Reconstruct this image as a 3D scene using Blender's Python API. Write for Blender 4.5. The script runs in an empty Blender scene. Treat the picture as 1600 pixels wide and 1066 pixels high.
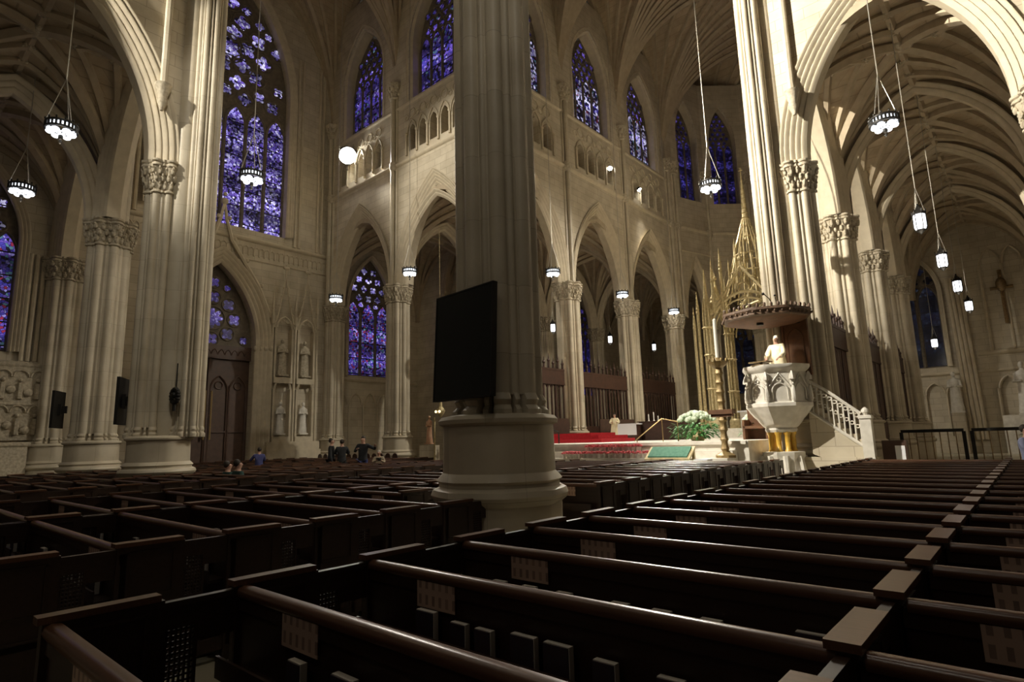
import bpy, bmesh, math, random
from mathutils import Vector, Matrix
random.seed(7)
PI = math.pi
C = bpy.context.scene.collection
sc = bpy.context.scene

# ------------------------------------------------------------------ camera, world, light, exposure
CX, CY, CZ = 12.947, -13.814, 1.710
YAW, PIT, ROL, F = -0.7208, 0.1669, -0.0278, 919.14
cam_d = bpy.data.cameras.new('camera'); cam = bpy.data.objects.new('camera', cam_d); C.objects.link(cam)
fw = Vector((math.sin(YAW)*math.cos(PIT), math.cos(YAW)*math.cos(PIT), math.sin(PIT)))
r_ = Vector((math.cos(YAW), -math.sin(YAW), 0)); u_ = r_.cross(fw)
r2 = r_*math.cos(ROL)+u_*math.sin(ROL); u2 = -r_*math.sin(ROL)+u_*math.cos(ROL)
m = Matrix((r2, u2, -fw)).transposed().to_4x4(); m.translation = (CX, CY, CZ)
cam.matrix_world = m
cam_d.sensor_fit = 'HORIZONTAL'; cam_d.sensor_width = 36; cam_d.lens = 36*F/1600
cam_d.clip_start = .02; cam_d.clip_end = 300
sc.camera = cam
sc.view_settings.view_transform = 'Standard'; sc.view_settings.look = 'None'
sc.view_settings.exposure = 0.0; sc.view_settings.gamma = 1.0; sc.view_settings.use_curve_mapping = False
w = bpy.data.worlds.new('world'); sc.world = w; w.use_nodes = True
bg = w.node_tree.nodes['Background']; bg.inputs[0].default_value = (1.0, .84, .62, 1); bg.inputs[1].default_value = .03
WARM = (1.0, .86, .62)

def light(name, kind, loc, energy, color=WARM, target=None, size=.3, angle=100, blend=.6):
    d = bpy.data.lights.new(name, kind); d.energy = energy; d.color = color
    if kind == 'AREA': d.size = size
    else: d.shadow_soft_size = size
    if kind == 'SPOT': d.spot_size = math.radians(angle); d.spot_blend = blend
    o = bpy.data.objects.new(name, d); C.objects.link(o); o.location = loc
    if target is not None:
        o.rotation_euler = (Vector(target)-Vector(loc)).to_track_quat('-Z', 'Y').to_euler()
    return o

# floodlights, some unseen and added: (position, aim, watts, cone, lens on show)
FLOODS = [
 ((-18.9, 6.5, 20.55), (4.0, -2.0, 2.0), 6000, 60, 'blazing floodlight on the ledge beside the transept window', .54),
 ((-6.3, -11.2, 20.4), (7.9, 7.3, 13.8), 82000, 34, 'unseen floodlight above the left arch, aimed at the pulpit pier', .14),
 ((-6.3, -11.9, 20.3), (7.2, 5.5, 3.5), 50000, 24, 'added unseen floodlight above the left arch, aimed at the pulpit', .14),
 ((-10.9, -6.4, 20.6), (-9.0, 7.3, 15.5), 6500, 50, 'added unseen floodlight at the near transept ledge, aimed straight across', .14),
 ((-6.15, -20.8, 19.3), (-7.3, -7.8, 13.5), 17000, 34, 'unseen floodlight at the near left ledge, aimed along the wall at the left arch', .14),
 ((6.4, -12.5, 20.4), (-6.9, -6.0, 8.0), 3200, 46, 'added unseen floodlight above the central pier, aimed at the left pier', .14),
 ((-6.75, 19.3, 19.9), (5.5, 5.0, 3.0), 30000, 50, 'floodlight on the choir ledge, left of two', .15),
 ((-6.75, 23.3, 19.6), (0.5, 25.0, 6.0), 9000, 80, 'floodlight on the choir ledge, right of two', .15),
 ((6.75, 19.2, 20.0), (-2.5, 10.0, 2.0), 14000, 90, 'added unseen floodlight at the right choir ledge', .14),
]
FILLS = [  # added fill lights in mid-air without fixtures, warm and wide
 ((0, 0, 19.0), 290), ((-14.5, 0, 17.5), 270), ((0, 20, 18.0), 330), ((0, -13, 18), 170),
]

# ------------------------------------------------------------------ mesh builder
class MB:
    def __init__(s, off=(0, 0, 0)): s.v = []; s.f = []; s.o = Vector(off)
    def vert(s, p): s.v.append(tuple(Vector(p)-s.o)); return len(s.v)-1
    def face(s, idx): s.f.append(tuple(idx))
    def poly(s, pts): s.face([s.vert(p) for p in pts])
    def grid(s, rows, closed=False):
        idx = [[s.vert(p) for p in r] for r in rows]
        n = len(idx[0])
        for a, b in zip(idx, idx[1:]):
            for k in range(n if closed else n-1):
                s.face((a[k], a[(k+1) % n], b[(k+1) % n], b[k]))
        return idx
    def box(s, x0, x1, y0, y1, z0, z1, rot=0, c=None):
        P = [(x0, y0, z0), (x1, y0, z0), (x1, y1, z0), (x0, y1, z0), (x0, y0, z1), (x1, y0, z1), (x1, y1, z1), (x0, y1, z1)]
        if rot:
            cx, cy = c if c else ((x0+x1)/2, (y0+y1)/2); co, si = math.cos(rot), math.sin(rot)
            P = [(cx+(x-cx)*co-(y-cy)*si, cy+(x-cx)*si+(y-cy)*co, z) for x, y, z in P]
        i = [s.vert(p) for p in P]
        for q in ((3, 2, 1, 0), (4, 5, 6, 7), (0, 1, 5, 4), (1, 2, 6, 5), (2, 3, 7, 6), (3, 0, 4, 7)): s.face([i[k] for k in q])
    def lathe(s, prof, c=(0, 0), n=24, plan=None, cap=True, sx=1, sy=1):
        rows = []
        for r, z in prof:
            row = []
            for k in range(n):
                t = 2*PI*k/n; q = plan(t) if plan else 1
                row.append((c[0]+r*q*math.cos(t)*sx, c[1]+r*q*math.sin(t)*sy, z))
            rows.append(row)
        idx = s.grid(rows, closed=True)
        if cap: s.face(list(reversed(idx[0]))); s.face(idx[-1])
    def tube(s, pts, r, n=8, cap=True):
        pts = [Vector(p) for p in pts]; rows = []
        rr = r if isinstance(r, (list, tuple)) else [r]*len(pts)
        ref = None
        for k, p in enumerate(pts):
            t = (pts[min(k+1, len(pts)-1)]-pts[max(k-1, 0)]).normalized()
            if ref is None: ref = t.cross(Vector((0, 0, 1)));  ref = ref if ref.length > .05 else t.cross(Vector((1, 0, 0)))
            ref = (ref - t*ref.dot(t)).normalized(); b = t.cross(ref)
            rows.append([p+(ref*math.cos(2*PI*i/n)+b*math.sin(2*PI*i/n))*rr[k] for i in range(n)])
        idx = s.grid(rows, closed=True)
        if cap: s.face(list(reversed(idx[0]))); s.face(idx[-1])
    def ball(s, c, rx, ry=None, rz=None, n=10, m=6):
        ry = ry or rx; rz = rz or rx; rows = []
        for j in range(1, m):
            a = -PI/2+PI*j/m
            rows.append([(c[0]+rx*math.cos(a)*math.cos(2*PI*i/n), c[1]+ry*math.cos(a)*math.sin(2*PI*i/n), c[2]+rz*math.sin(a)) for i in range(n)])
        idx = s.grid(rows, closed=True)
        b = s.vert((c[0], c[1], c[2]-rz)); t = s.vert((c[0], c[1], c[2]+rz))
        for i in range(n):
            s.face((b, idx[0][(i+1) % n], idx[0][i])); s.face((t, idx[-1][i], idx[-1][(i+1) % n]))
    def prism(s, pts0, pts1):
        a = [s.vert(p) for p in pts0]; b = [s.vert(p) for p in pts1]; n = len(a)
        s.face(list(reversed(a))); s.face(b)
        for k in range(n): s.face((a[k], a[(k+1) % n], b[(k+1) % n], b[k]))
    def mesh(s, name, mat, smooth=None):
        me = bpy.data.meshes.new(name); me.from_pydata(s.v, [], s.f); me.update()
        if mat: me.materials.append(mat)
        if smooth:
            bm = bmesh.new(); bm.from_mesh(me); bmesh.ops.recalc_face_normals(bm, faces=bm.faces)
            for f in bm.faces: f.smooth = True
            for e in bm.edges:
                if len(e.link_faces) == 2 and e.calc_face_angle(0) > math.radians(smooth): e.smooth = False
            bm.to_mesh(me); bm.free()
        return me
    def build(s, name, mat, parent=None, smooth=None, loc=None):
        o = bpy.data.objects.new(name, s.mesh(name, mat, smooth)); C.objects.link(o)
        if parent: o.parent = parent
        if loc: o.location = loc
        return o

def tag(o, label=None, cat=None, group=None, kind=None):
    if label: o['label'] = label
    if cat: o['category'] = cat
    if group: o['group'] = group
    if kind: o['kind'] = kind
    return o
def empty(name, loc, label=None, cat=None, group=None, rz=0):
    o = bpy.data.objects.new(name, None); C.objects.link(o); o.location = loc; o.rotation_euler = (0, 0, rz)
    o.empty_display_size = .1
    return tag(o, label, cat, group)
def copy_tree(root, loc, rz=0, label=None, group=None):
    n = root.copy(); C.objects.link(n); n.location = loc; n.rotation_euler = (0, 0, rz)
    if label: n['label'] = label
    if group: n['group'] = group
    for ch in root.children:
        c = ch.copy(); C.objects.link(c); c.parent = n
        for g in ch.children:
            d = g.copy(); C.objects.link(d); d.parent = c
    return n

# ------------------------------------------------------------------ materials
def mat(name, col, rough=.6, metal=0, emit=None, es=0, spec=.5):
    m = bpy.data.materials.new(name); m.use_nodes = True; b = m.node_tree.nodes['Principled BSDF']
    b.inputs['Base Color'].default_value = (*col, 1); b.inputs['Roughness'].default_value = rough
    b.inputs['Metallic'].default_value = metal; b.inputs['Specular IOR Level'].default_value = spec
    if emit: b.inputs['Emission Color'].default_value = (*emit, 1); b.inputs['Emission Strength'].default_value = es
    return m
def N(m, t, **k):
    n = m.node_tree.nodes.new(t)
    for a, b in k.items(): setattr(n, a, b)
    return n
def noisy(name, c1, c2, scale=6, rough=.6, metal=0, bump=.0, stretch=(1, 1, 1)):
    m = mat(name, c1, rough, metal); L = m.node_tree.links; b = m.node_tree.nodes['Principled BSDF']
    tc = N(m, 'ShaderNodeTexCoord'); mp = N(m, 'ShaderNodeMapping'); mp.inputs['Scale'].default_value = stretch
    no = N(m, 'ShaderNodeTexNoise'); no.inputs['Scale'].default_value = scale; no.inputs['Detail'].default_value = 5
    cr = N(m, 'ShaderNodeValToRGB'); cr.color_ramp.elements[0].color = (*c1, 1); cr.color_ramp.elements[1].color = (*c2, 1)
    cr.color_ramp.elements[0].position = .3; cr.color_ramp.elements[1].position = .7
    L.new(tc.outputs['Object'], mp.inputs[0]); L.new(mp.outputs[0], no.inputs[0]); L.new(no.outputs[0], cr.inputs[0]); L.new(cr.outputs[0], b.inputs['Base Color'])
    if bump:
        bp = N(m, 'ShaderNodeBump'); bp.inputs['Strength'].default_value = bump; bp.inputs['Distance'].default_value = .03
        L.new(no.outputs[0], bp.inputs['Height']); L.new(bp.outputs[0], b.inputs['Normal'])
    return m
def stone(name, c1, c2, cm, bw=.95, rh=.42, rough=.75, mort=.012, flat=False):
    m = mat(name, c1, rough); L = m.node_tree.links; b = m.node_tree.nodes['Principled BSDF']
    ge = N(m, 'ShaderNodeNewGeometry'); sx = N(m, 'ShaderNodeSeparateXYZ'); L.new(ge.outputs['Position'], sx.inputs[0])
    cb = N(m, 'ShaderNodeCombineXYZ')
    if flat: L.new(sx.outputs[0], cb.inputs[0]); L.new(sx.outputs[1], cb.inputs[1])
    else:
        ad = N(m, 'ShaderNodeMath', operation='ADD'); L.new(sx.outputs[0], ad.inputs[0]); L.new(sx.outputs[1], ad.inputs[1])
        L.new(ad.outputs[0], cb.inputs[0]); L.new(sx.outputs[2], cb.inputs[1])
    br = N(m, 'ShaderNodeTexBrick'); br.inputs['Scale'].default_value = 1; br.inputs['Brick Width'].default_value = bw
    br.inputs['Row Height'].default_value = rh; br.inputs['Mortar Size'].default_value = mort; br.inputs['Mortar Smooth'].default_value = .3
    br.inputs['Color1'].default_value = (*c1, 1); br.inputs['Color2'].default_value = (*c2, 1); br.inputs['Mortar'].default_value = (*cm, 1)
    L.new(cb.outputs[0], br.inputs[0])
    no = N(m, 'ShaderNodeTexNoise'); no.inputs['Scale'].default_value = 1.3; no.inputs['Detail'].default_value = 6
    L.new(ge.outputs['Position'], no.inputs[0])
    mx = N(m, 'ShaderNodeMix', data_type='RGBA', blend_type='MULTIPLY'); mx.inputs[0].default_value = .55
    cr = N(m, 'ShaderNodeValToRGB'); cr.color_ramp.elements[0].position = .3; cr.color_ramp.elements[0].color = (.62, .58, .52, 1); cr.color_ramp.elements[1].position = .65
    L.new(no.outputs[0], cr.inputs[0]); L.new(br.outputs[0], mx.inputs[6]); L.new(cr.outputs[0], mx.inputs[7]); L.new(mx.outputs[2], b.inputs['Base Color'])
    return m
STONE = stone('limestone', (.62, .55, .42), (.55, .485, .365), (.40, .34, .25))
PIER = stone('pier_marble', (.60, .53, .40), (.52, .46, .345), (.44, .38, .28), bw=1.4, rh=.95, rough=.5, mort=.008)
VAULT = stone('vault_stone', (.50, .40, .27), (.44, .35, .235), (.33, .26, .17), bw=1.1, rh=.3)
RIB = noisy('rib_stone', (.60, .52, .38), (.50, .43, .31), 3, .7)
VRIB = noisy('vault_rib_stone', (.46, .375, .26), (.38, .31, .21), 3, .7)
CARVE = noisy('carved_stone', (.58, .51, .38), (.34, .29, .21), 9, .8, bump=.8)
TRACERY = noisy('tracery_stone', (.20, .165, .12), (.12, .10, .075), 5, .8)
MARBLE = noisy('white_marble', (.80, .76, .68), (.62, .58, .50), 4, .4, bump=.15)
FLOOR = stone('floor_marble', (.52, .47, .35), (.45, .41, .30), (.12, .13, .10), bw=1.6, rh=1.6, rough=.35, mort=.03, flat=True)
WOOD = noisy('pew_wood', (.022, .010, .006), (.034, .016, .009), 3, .42, stretch=(1, 12, 12))
RAILW = noisy('rail_wood', (.085, .038, .02), (.125, .056, .03), 4, .28, stretch=(1, 14, 14))
OAK = noisy('screen_wood', (.045, .020, .012), (.07, .032, .019), 4, .5)
DOORW = noisy('door_wood', (.10, .055, .035), (.065, .035, .023), 4, .5)
CANOPY = noisy('canopy_wood', (.17, .075, .03), (.10, .045, .02), 5, .7)
CARVEW = noisy('canopy_carving', (.20, .12, .07), (.07, .04, .025), 14, .6, bump=.8)
GOLD = noisy('gilt_bronze', (.70, .58, .33), (.42, .34, .17), 8, .45, metal=.25)
BRONZE = noisy('bronze', (.35, .24, .12), (.18, .12, .06), 8, .4, metal=.6)
OLDG = noisy('old_gilding', (.36, .26, .11), (.20, .13, .05), 12, .45, metal=.3, bump=.4)
BRASS = mat('brass', (.5, .36, .17), .4, .7)
YMARB = noisy('yellow_marble', (.80, .50, .08), (.55, .32, .05), 7, .3)
IRON = mat('dark_iron', (.02, .018, .015), .5, .5)
STEEL = mat('pale_steel_rod', (.45, .42, .36), .4, .6)
LAMPGLASS = mat('lamp_glass', (.9, .9, .9), .4, 0, (.86, .92, 1.0), 1.9)
LAMPDIM = mat('lantern_glass', (.9, .9, .9), .4, 0, (.93, .95, 1.0), 2.2)
FLOODGLASS = mat('flood_lens', (1, 1, 1), .4, 0, (1, .98, .9), 60)
SCREEN = mat('screen_black', (.006, .008, .007), .25)
RED = noisy('red_carpet', (.45, .012, .02), (.33, .008, .014), 12, .9)
REDF = noisy('red_flowers', (.55, .02, .05), (.75, .25, .25), 30, .8)
WHITEF = noisy('white_flowers', (.75, .78, .66), (.45, .60, .40), 30, .8)
LEAF = noisy('green_leaves', (.05, .16, .04), (.10, .28, .08), 20, .7)
GREENC = noisy('green_cloth', (.05, .17, .11), (.09, .24, .16), 10, .8)
CLOTH = mat('white_cloth', (.8, .8, .82), .8)
PAPER = None
WAX = mat('candle_wax', (.85, .82, .72), .5, 0, (1, .9, .7), .1)
def glass(name, ramp, scale, strength, sy=1.0, bars=.55):
    m = mat(name, (.01, .01, .02), .25); L = m.node_tree.links; b = m.node_tree.nodes['Principled BSDF']
    tc = N(m, 'ShaderNodeTexCoord'); ge = N(m, 'ShaderNodeNewGeometry')
    vo = N(m, 'ShaderNodeTexVoronoi'); vo.inputs['Scale'].default_value = scale
    L.new(ge.outputs['Position'], vo.inputs['Vector'])
    sp = N(m, 'ShaderNodeSeparateColor'); L.new(vo.outputs['Color'], sp.inputs[0])
    cr = N(m, 'ShaderNodeValToRGB'); cr.color_ramp.interpolation = 'CONSTANT'
    el = cr.color_ramp.elements; el[0].position = 0; el[0].color = (*ramp[0][1], 1); el[1].position = ramp[1][0]; el[1].color = (*ramp[1][1], 1)
    for p, c in ramp[2:]:
        e = el.new(p); e.color = (*c, 1)
    L.new(sp.outputs[0], cr.inputs[0])
    ve = N(m, 'ShaderNodeTexVoronoi', feature='DISTANCE_TO_EDGE'); ve.inputs['Scale'].default_value = scale
    L.new(ge.outputs['Position'], ve.inputs['Vector'])
    gt = N(m, 'ShaderNodeMath', operation='GREATER_THAN'); gt.inputs[1].default_value = .045; L.new(ve.outputs['Distance'], gt.inputs[0])
    # saddle bars across the light
    sz = N(m, 'ShaderNodeSeparateXYZ'); L.new(ge.outputs['Position'], sz.inputs[0])
    md = N(m, 'ShaderNodeMath', operation='PINGPONG'); md.inputs[1].default_value = bars; L.new(sz.outputs[2], md.inputs[0])
    g2 = N(m, 'ShaderNodeMath', operation='GREATER_THAN'); g2.inputs[1].default_value = .035; L.new(md.outputs[0], g2.inputs[0])
    # broad patches of paler and deeper glass
    no = N(m, 'ShaderNodeTexNoise'); no.inputs['Scale'].default_value = 1.1; no.inputs['Detail'].default_value = 3; L.new(ge.outputs['Position'], no.inputs[0])
    mr = N(m, 'ShaderNodeMapRange'); mr.inputs[1].default_value = .3; mr.inputs[2].default_value = .7; mr.inputs[3].default_value = .35; mr.inputs[4].default_value = 1.5; L.new(no.outputs[0], mr.inputs[0])
    m1 = N(m, 'ShaderNodeMath', operation='MULTIPLY'); L.new(gt.outputs[0], m1.inputs[0]); L.new(g2.outputs[0], m1.inputs[1])
    m2 = N(m, 'ShaderNodeMath', operation='MULTIPLY'); L.new(m1.outputs[0], m2.inputs[0]); L.new(mr.outputs[0], m2.inputs[1])
    dv = N(m, 'ShaderNodeMath', operation='PINGPONG'); dv.inputs[1].default_value = .95; L.new(sz.outputs[2], dv.inputs[0])
    mr2 = N(m, 'ShaderNodeMapRange'); mr2.inputs[1].default_value = .15; mr2.inputs[2].default_value = .75; mr2.inputs[3].default_value = 1.7; mr2.inputs[4].default_value = .45; L.new(dv.outputs[0], mr2.inputs[0])
    m2b = N(m, 'ShaderNodeMath', operation='MULTIPLY'); L.new(m2.outputs[0], m2b.inputs[0]); L.new(mr2.outputs[0], m2b.inputs[1]); m2 = m2b
    m3 = N(m, 'ShaderNodeMath', operation='MULTIPLY'); L.new(m2.outputs[0], m3.inputs[0]); m3.inputs[1].default_value = strength
    L.new(cr.outputs[0], b.inputs['Emission Color']); L.new(m3.outputs[0], b.inputs['Emission Strength'])
    return m
BLU, VIO, LIL, WHT, REDG, DKB, GRN = (.045, .035, .26), (.10, .06, .33), (.27, .23, .60), (.55, .52, .78), (.20, .02, .05), (.010, .008, .05), (.07, .15, .20)
DRK = (.01, .008, .02)
GL_N = glass('glass_violet', [(0, VIO), (.16, BLU), (.28, LIL), (.44, VIO), (.56, DRK), (.70, LIL), (.86, WHT), (.95, DRK)], 8.5, .9)
GL_Q = glass('glass_lilac', [(0, LIL), (.25, WHT), (.5, LIL), (.7, VIO), (.88, DRK)], 6, .85)
GL_D = glass('glass_deep_lilac', [(0, VIO), (.35, LIL), (.6, VIO), (.8, BLU)], 9, .5)
GL_B = glass('glass_blue', [(0, BLU), (.25, VIO), (.45, BLU), (.6, DRK), (.82, VIO), (.9, LIL), (.96, GRN)], 6, .85)
GL_C = glass('glass_pale_choir', [(0, WHT), (.22, DRK), (.42, LIL), (.52, WHT), (.68, BLU), (.78, DKB), (.88, REDG), (.93, GRN)], 5.5, .8)
GL_A = glass('glass_apse', [(0, DKB), (.3, BLU), (.5, DKB), (.75, (.03, .025, .16)), (.92, VIO)], 6, .5)
GL_L = glass('glass_red_blue', [(0, BLU), (.2, LIL), (.32, REDG), (.42, BLU), (.56, GRN), (.62, VIO), (.78, DRK), (.92, LIL)], 8, .85)
GL_E = glass('glass_dark', [(0, DRK), (.4, (.012, .016, .04)), (.8, (.03, .04, .07))], 6, .25)
def paper_mat():
    m = mat('notice_paper', (.30, .19, .13), .8); L = m.node_tree.links; b = m.node_tree.nodes['Principled BSDF']
    tc = N(m, 'ShaderNodeTexCoord'); br = N(m, 'ShaderNodeTexBrick'); br.inputs['Scale'].default_value = 1
    br.inputs['Brick Width'].default_value = .055; br.inputs['Row Height'].default_value = .085; br.inputs['Mortar Size'].default_value = .017; br.offset = 0
    br.inputs['Color1'].default_value = (.22, .145, .115, 1); br.inputs['Color2'].default_value = (.38, .25, .19, 1); br.inputs['Mortar'].default_value = (.46, .32, .24, 1)
    sx = N(m, 'ShaderNodeSeparateXYZ'); cb = N(m, 'ShaderNodeCombineXYZ'); L.new(tc.outputs['Object'], sx.inputs[0]); L.new(sx.outputs[0], cb.inputs[0]); L.new(sx.outputs[2], cb.inputs[1])
    L.new(cb.outputs[0], br.inputs[0]); L.new(br.outputs[0], b.inputs['Base Color'])
    return m
PAPER = paper_mat()
BOOK = noisy('book_cover', (.05, .02, .02), (.025, .03, .045), 5, .5)
PAGES = mat('book_pages', (.62, .57, .50), .8)

# ------------------------------------------------------------------ gothic geometry
class Fr:
    def __init__(s, o, u, n): s.o, s.u, s.n = o, u, n
    def p(s, u, z, d=0): return (s.o[0]+s.u[0]*u+s.n[0]*d, s.o[1]+s.u[1]*u+s.n[1]*d, z)
def arcpts(hw, rise, n, delta=0):
    """pointed arch, springing left to right; delta shrinks it concentrically"""
    R = (hw*hw+rise*rise)/(2*hw); c = R-hw; r = R-delta
    te = math.acos(max(-1, min(1, c/r)))
    L = [(c-r*math.cos(te*k/n), r*math.sin(te*k/n)) for k in range(n+1)]
    return L+[(-x, z) for x, z in reversed(L[:-1])]
def arch_band(mb, fr, c, z0, hw, rise, T, width, orders=3, n=14, amp=.06, inner=.35, sill=None, start=0):
    """moulded arch: rolls stepping from the wall face to the soffit, on both faces"""
    prof = []
    K = orders*6
    for k in range(K+1):
        t = k/K; a = abs(math.sin(PI*orders*t))*amp
        prof.append((start+width*t-a*.5, T/2-(T/2)*(1-inner)*t+a*.8))
    prof = prof+[(dl, -d) for dl, d in reversed(prof)]
    lines = [arcpts(hw, rise, n, dl) for dl, d in prof]
    if sill is not None:
        lines = [[(-(hw-dl), sill-z0)]+l+[(hw-dl, sill-z0)] for l, (dl, d) in zip(lines, prof)]
    rows = []
    for i in range(len(lines[0])):
        rows.append([fr.p(c+lines[k][i][0], z0+lines[k][i][1], prof[k][1]) for k in range(len(prof))])
    mb.grid(rows)
def wall_band(mb, fr, u0, u1, z0, z1, ops, d0, d1, n=12, back=True):
    """wall between u0..u1 and z0..z1 with pointed openings (centre, half width, sill, spring, rise)"""
    ops = sorted(ops); x = u0
    faces = [d0]+([d1] if back else [])
    def rect(a, b, c, d, dd):
        if b-a > 1e-4 and d-c > 1e-4: mb.poly([fr.p(a, c, dd), fr.p(b, c, dd), fr.p(b, d, dd), fr.p(a, d, dd)])
    for c, hw, sill, spr, rise in ops:
        pts = [(c-hw, sill)]+[(c+a, spr+b) for a, b in arcpts(hw, rise, n)]+[(c+hw, sill)]
        for dd in faces:
            rect(x, c-hw, z0, z1, dd); rect(c-hw, c+hw, z0, sill, dd)
            for (a, za), (b, zb) in zip(pts[1:-1], pts[2:-1]):
                mb.poly([fr.p(a, za, dd), fr.p(b, zb, dd), fr.p(b, z1, dd), fr.p(a, z1, dd)])
        for (a, za), (b, zb) in zip(pts, pts[1:]):
            mb.poly([fr.p(a, za, d0), fr.p(b, zb, d0), fr.p(b, zb, d1), fr.p(a, za, d1)])
        if sill > z0+1e-3: mb.poly([fr.p(c-hw, sill, d0), fr.p(c+hw, sill, d0), fr.p(c+hw, sill, d1), fr.p(c-hw, sill, d1)])
        x = c+hw
    for dd in faces: rect(x, u1, z0, z1, dd)
    def cap(a, b, z): mb.poly([fr.p(a, z, d0), fr.p(b, z, d0), fr.p(b, z, d1), fr.p(a, z, d1)])
    cap(u0, u1, z1); x = u0
    for c, hw, sill, spr, rise in ops:
        if sill <= z0+1e-3: cap(x, c-hw, z0); x = c+hw
    cap(x, u1, z0)
def string(mb, fr, u0, u1, z, d, s=.16):
    pr = [(0, -s), (s*.6, -s*.7), (s, -s*.2), (s, s*.2), (s*.5, s*.35), (s*.5, s*.7), (0, s)]
    mb.grid([[fr.p(u, z+b, d+a) for a, b in pr] for u in (u0, u1)])
def foil(mb, fr, c, z, a, d, lobes=4, rot=0, thick=.012, n=24):
    P = []
    for k in range(n):
        t = 2*PI*k/n; r = a*(.55+.45*abs(math.cos(lobes/2*(t-rot))))
        P.append((c+r*math.cos(t), z+r*math.sin(t)))
    mb.prism([fr.p(x, y, d) for x, y in P], [fr.p(x, y, d+thick) for x, y in P])
def lancet(mb, fr, c, hw, z0, zs, rise, d, thick=.012):
    P = [(c-hw, z0)]+[(c+a, zs+b) for a, b in arcpts(hw, rise, 6)]+[(c+hw, z0)]
    mb.prism([fr.p(x, y, d) for x, y in P], [fr.p(x, y, d+thick) for x, y in P])
def ring(mb, fr, c, z, a, d, r=.05, n=18, m=5):
    rows = []
    for k in range(n+1):
        t = 2*PI*k/n
        rows.append([fr.p(c+(a+r*math.cos(2*PI*i/m))*math.cos(t), z+(a+r*math.cos(2*PI*i/m))*math.sin(t), d+r*math.sin(2*PI*i/m)) for i in range(m+1)])
    mb.grid(rows)
WIN = [0]
def window(fr, c, hw, sill, spr, rise, lights, d, g_low, g_top=None, zl=None, foils=None, label=None, fs=None, gd=.0):
    """tracery slab with lancets below and foiled lights above; the panes stand just proud of it"""
    WIN[0] += 1
    g_top = g_top or g_low
    mb = MB(); P = [(c-hw, sill)]+[(c+a, spr+b) for a, b in arcpts(hw, rise, 14)]+[(c+hw, sill)]
    mb.prism([fr.p(x, y, d-.14) for x, y in P], [fr.p(x, y, d) for x, y in P])
    o = mb.build('window_%d' % WIN[0], TRACERY); tag(o, label, 'window', kind='structure')
    lw = 2*hw/lights; zl = zl or spr-.5*lw; R = (hw*hw+rise*rise)/(2*hw)
    g = MB(); t = MB()
    def inside(x, z, mgn):
        if z <= spr: return abs(x) < hw-mgn
        return math.hypot(abs(x)+R-hw, z-spr) < R-mgn
    for k in range(lights):
        x = -hw+lw*(k+.5); rs = lw*.85
        lancet(g, fr, c+x, lw*.5-.13*min(1, lw), sill+.1, zl, rs, d+.002)
    for k in range(lights+1):
        x = -hw+lw*k; x = max(-hw+.03, min(hw-.03, x))
        t.tube([fr.p(c+x, sill, d+.03), fr.p(c+x, zl+.1, d+.03)], .075, 6)
    for k in range(lights):
        x = -hw+lw*(k+.5); A = arcpts(lw*.5, lw*.95, 6)
        t.tube([fr.p(c+x+a, zl+b, d+.03) for a, b in A], .055, 5)
    g.build('stained_glass', g_low, o)
    q = MB()
    if foils is None:
        s = fs or lw*.62; foils = []; z = zl+lw*.95+s*.35; row = 0
        while z < spr+rise:
            xs = [s*(i+(.5 if row % 2 else 0)) for i in range(-12, 13)]
            for x in xs:
                if inside(x, z, s*.42): foils.append((x, z, s*.40, 4))
            z += s*.86; row += 1
        # cusps between the lancet heads
        for k in range(1, lights):
            x = -hw+lw*k
            if inside(x, zl+lw*.75, .1): foils.append((x, zl+lw*.78, lw*.2, 3))
    for i, (x, z, a, lb) in enumerate(foils):
        foil(q, fr, c+x, z, a*.86, d+.002, lb, rot=(PI/4 if lb == 4 and i % 2 else PI/2))
        if a > .17: ring(t, fr, c+x, z, a*1.06, d+.03, .045)
    if foils: q.build('tracery_glass', g_top, o)
    t.build('mullions', TRACERY, o, 50)
    return o
TR = [0]
def trim(mb, matl, smooth=None, label=None):
    TR[0] += 1
    return tag(mb.build('trim_%d' % TR[0], matl, None, smooth), label, kind='structure')

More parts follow.
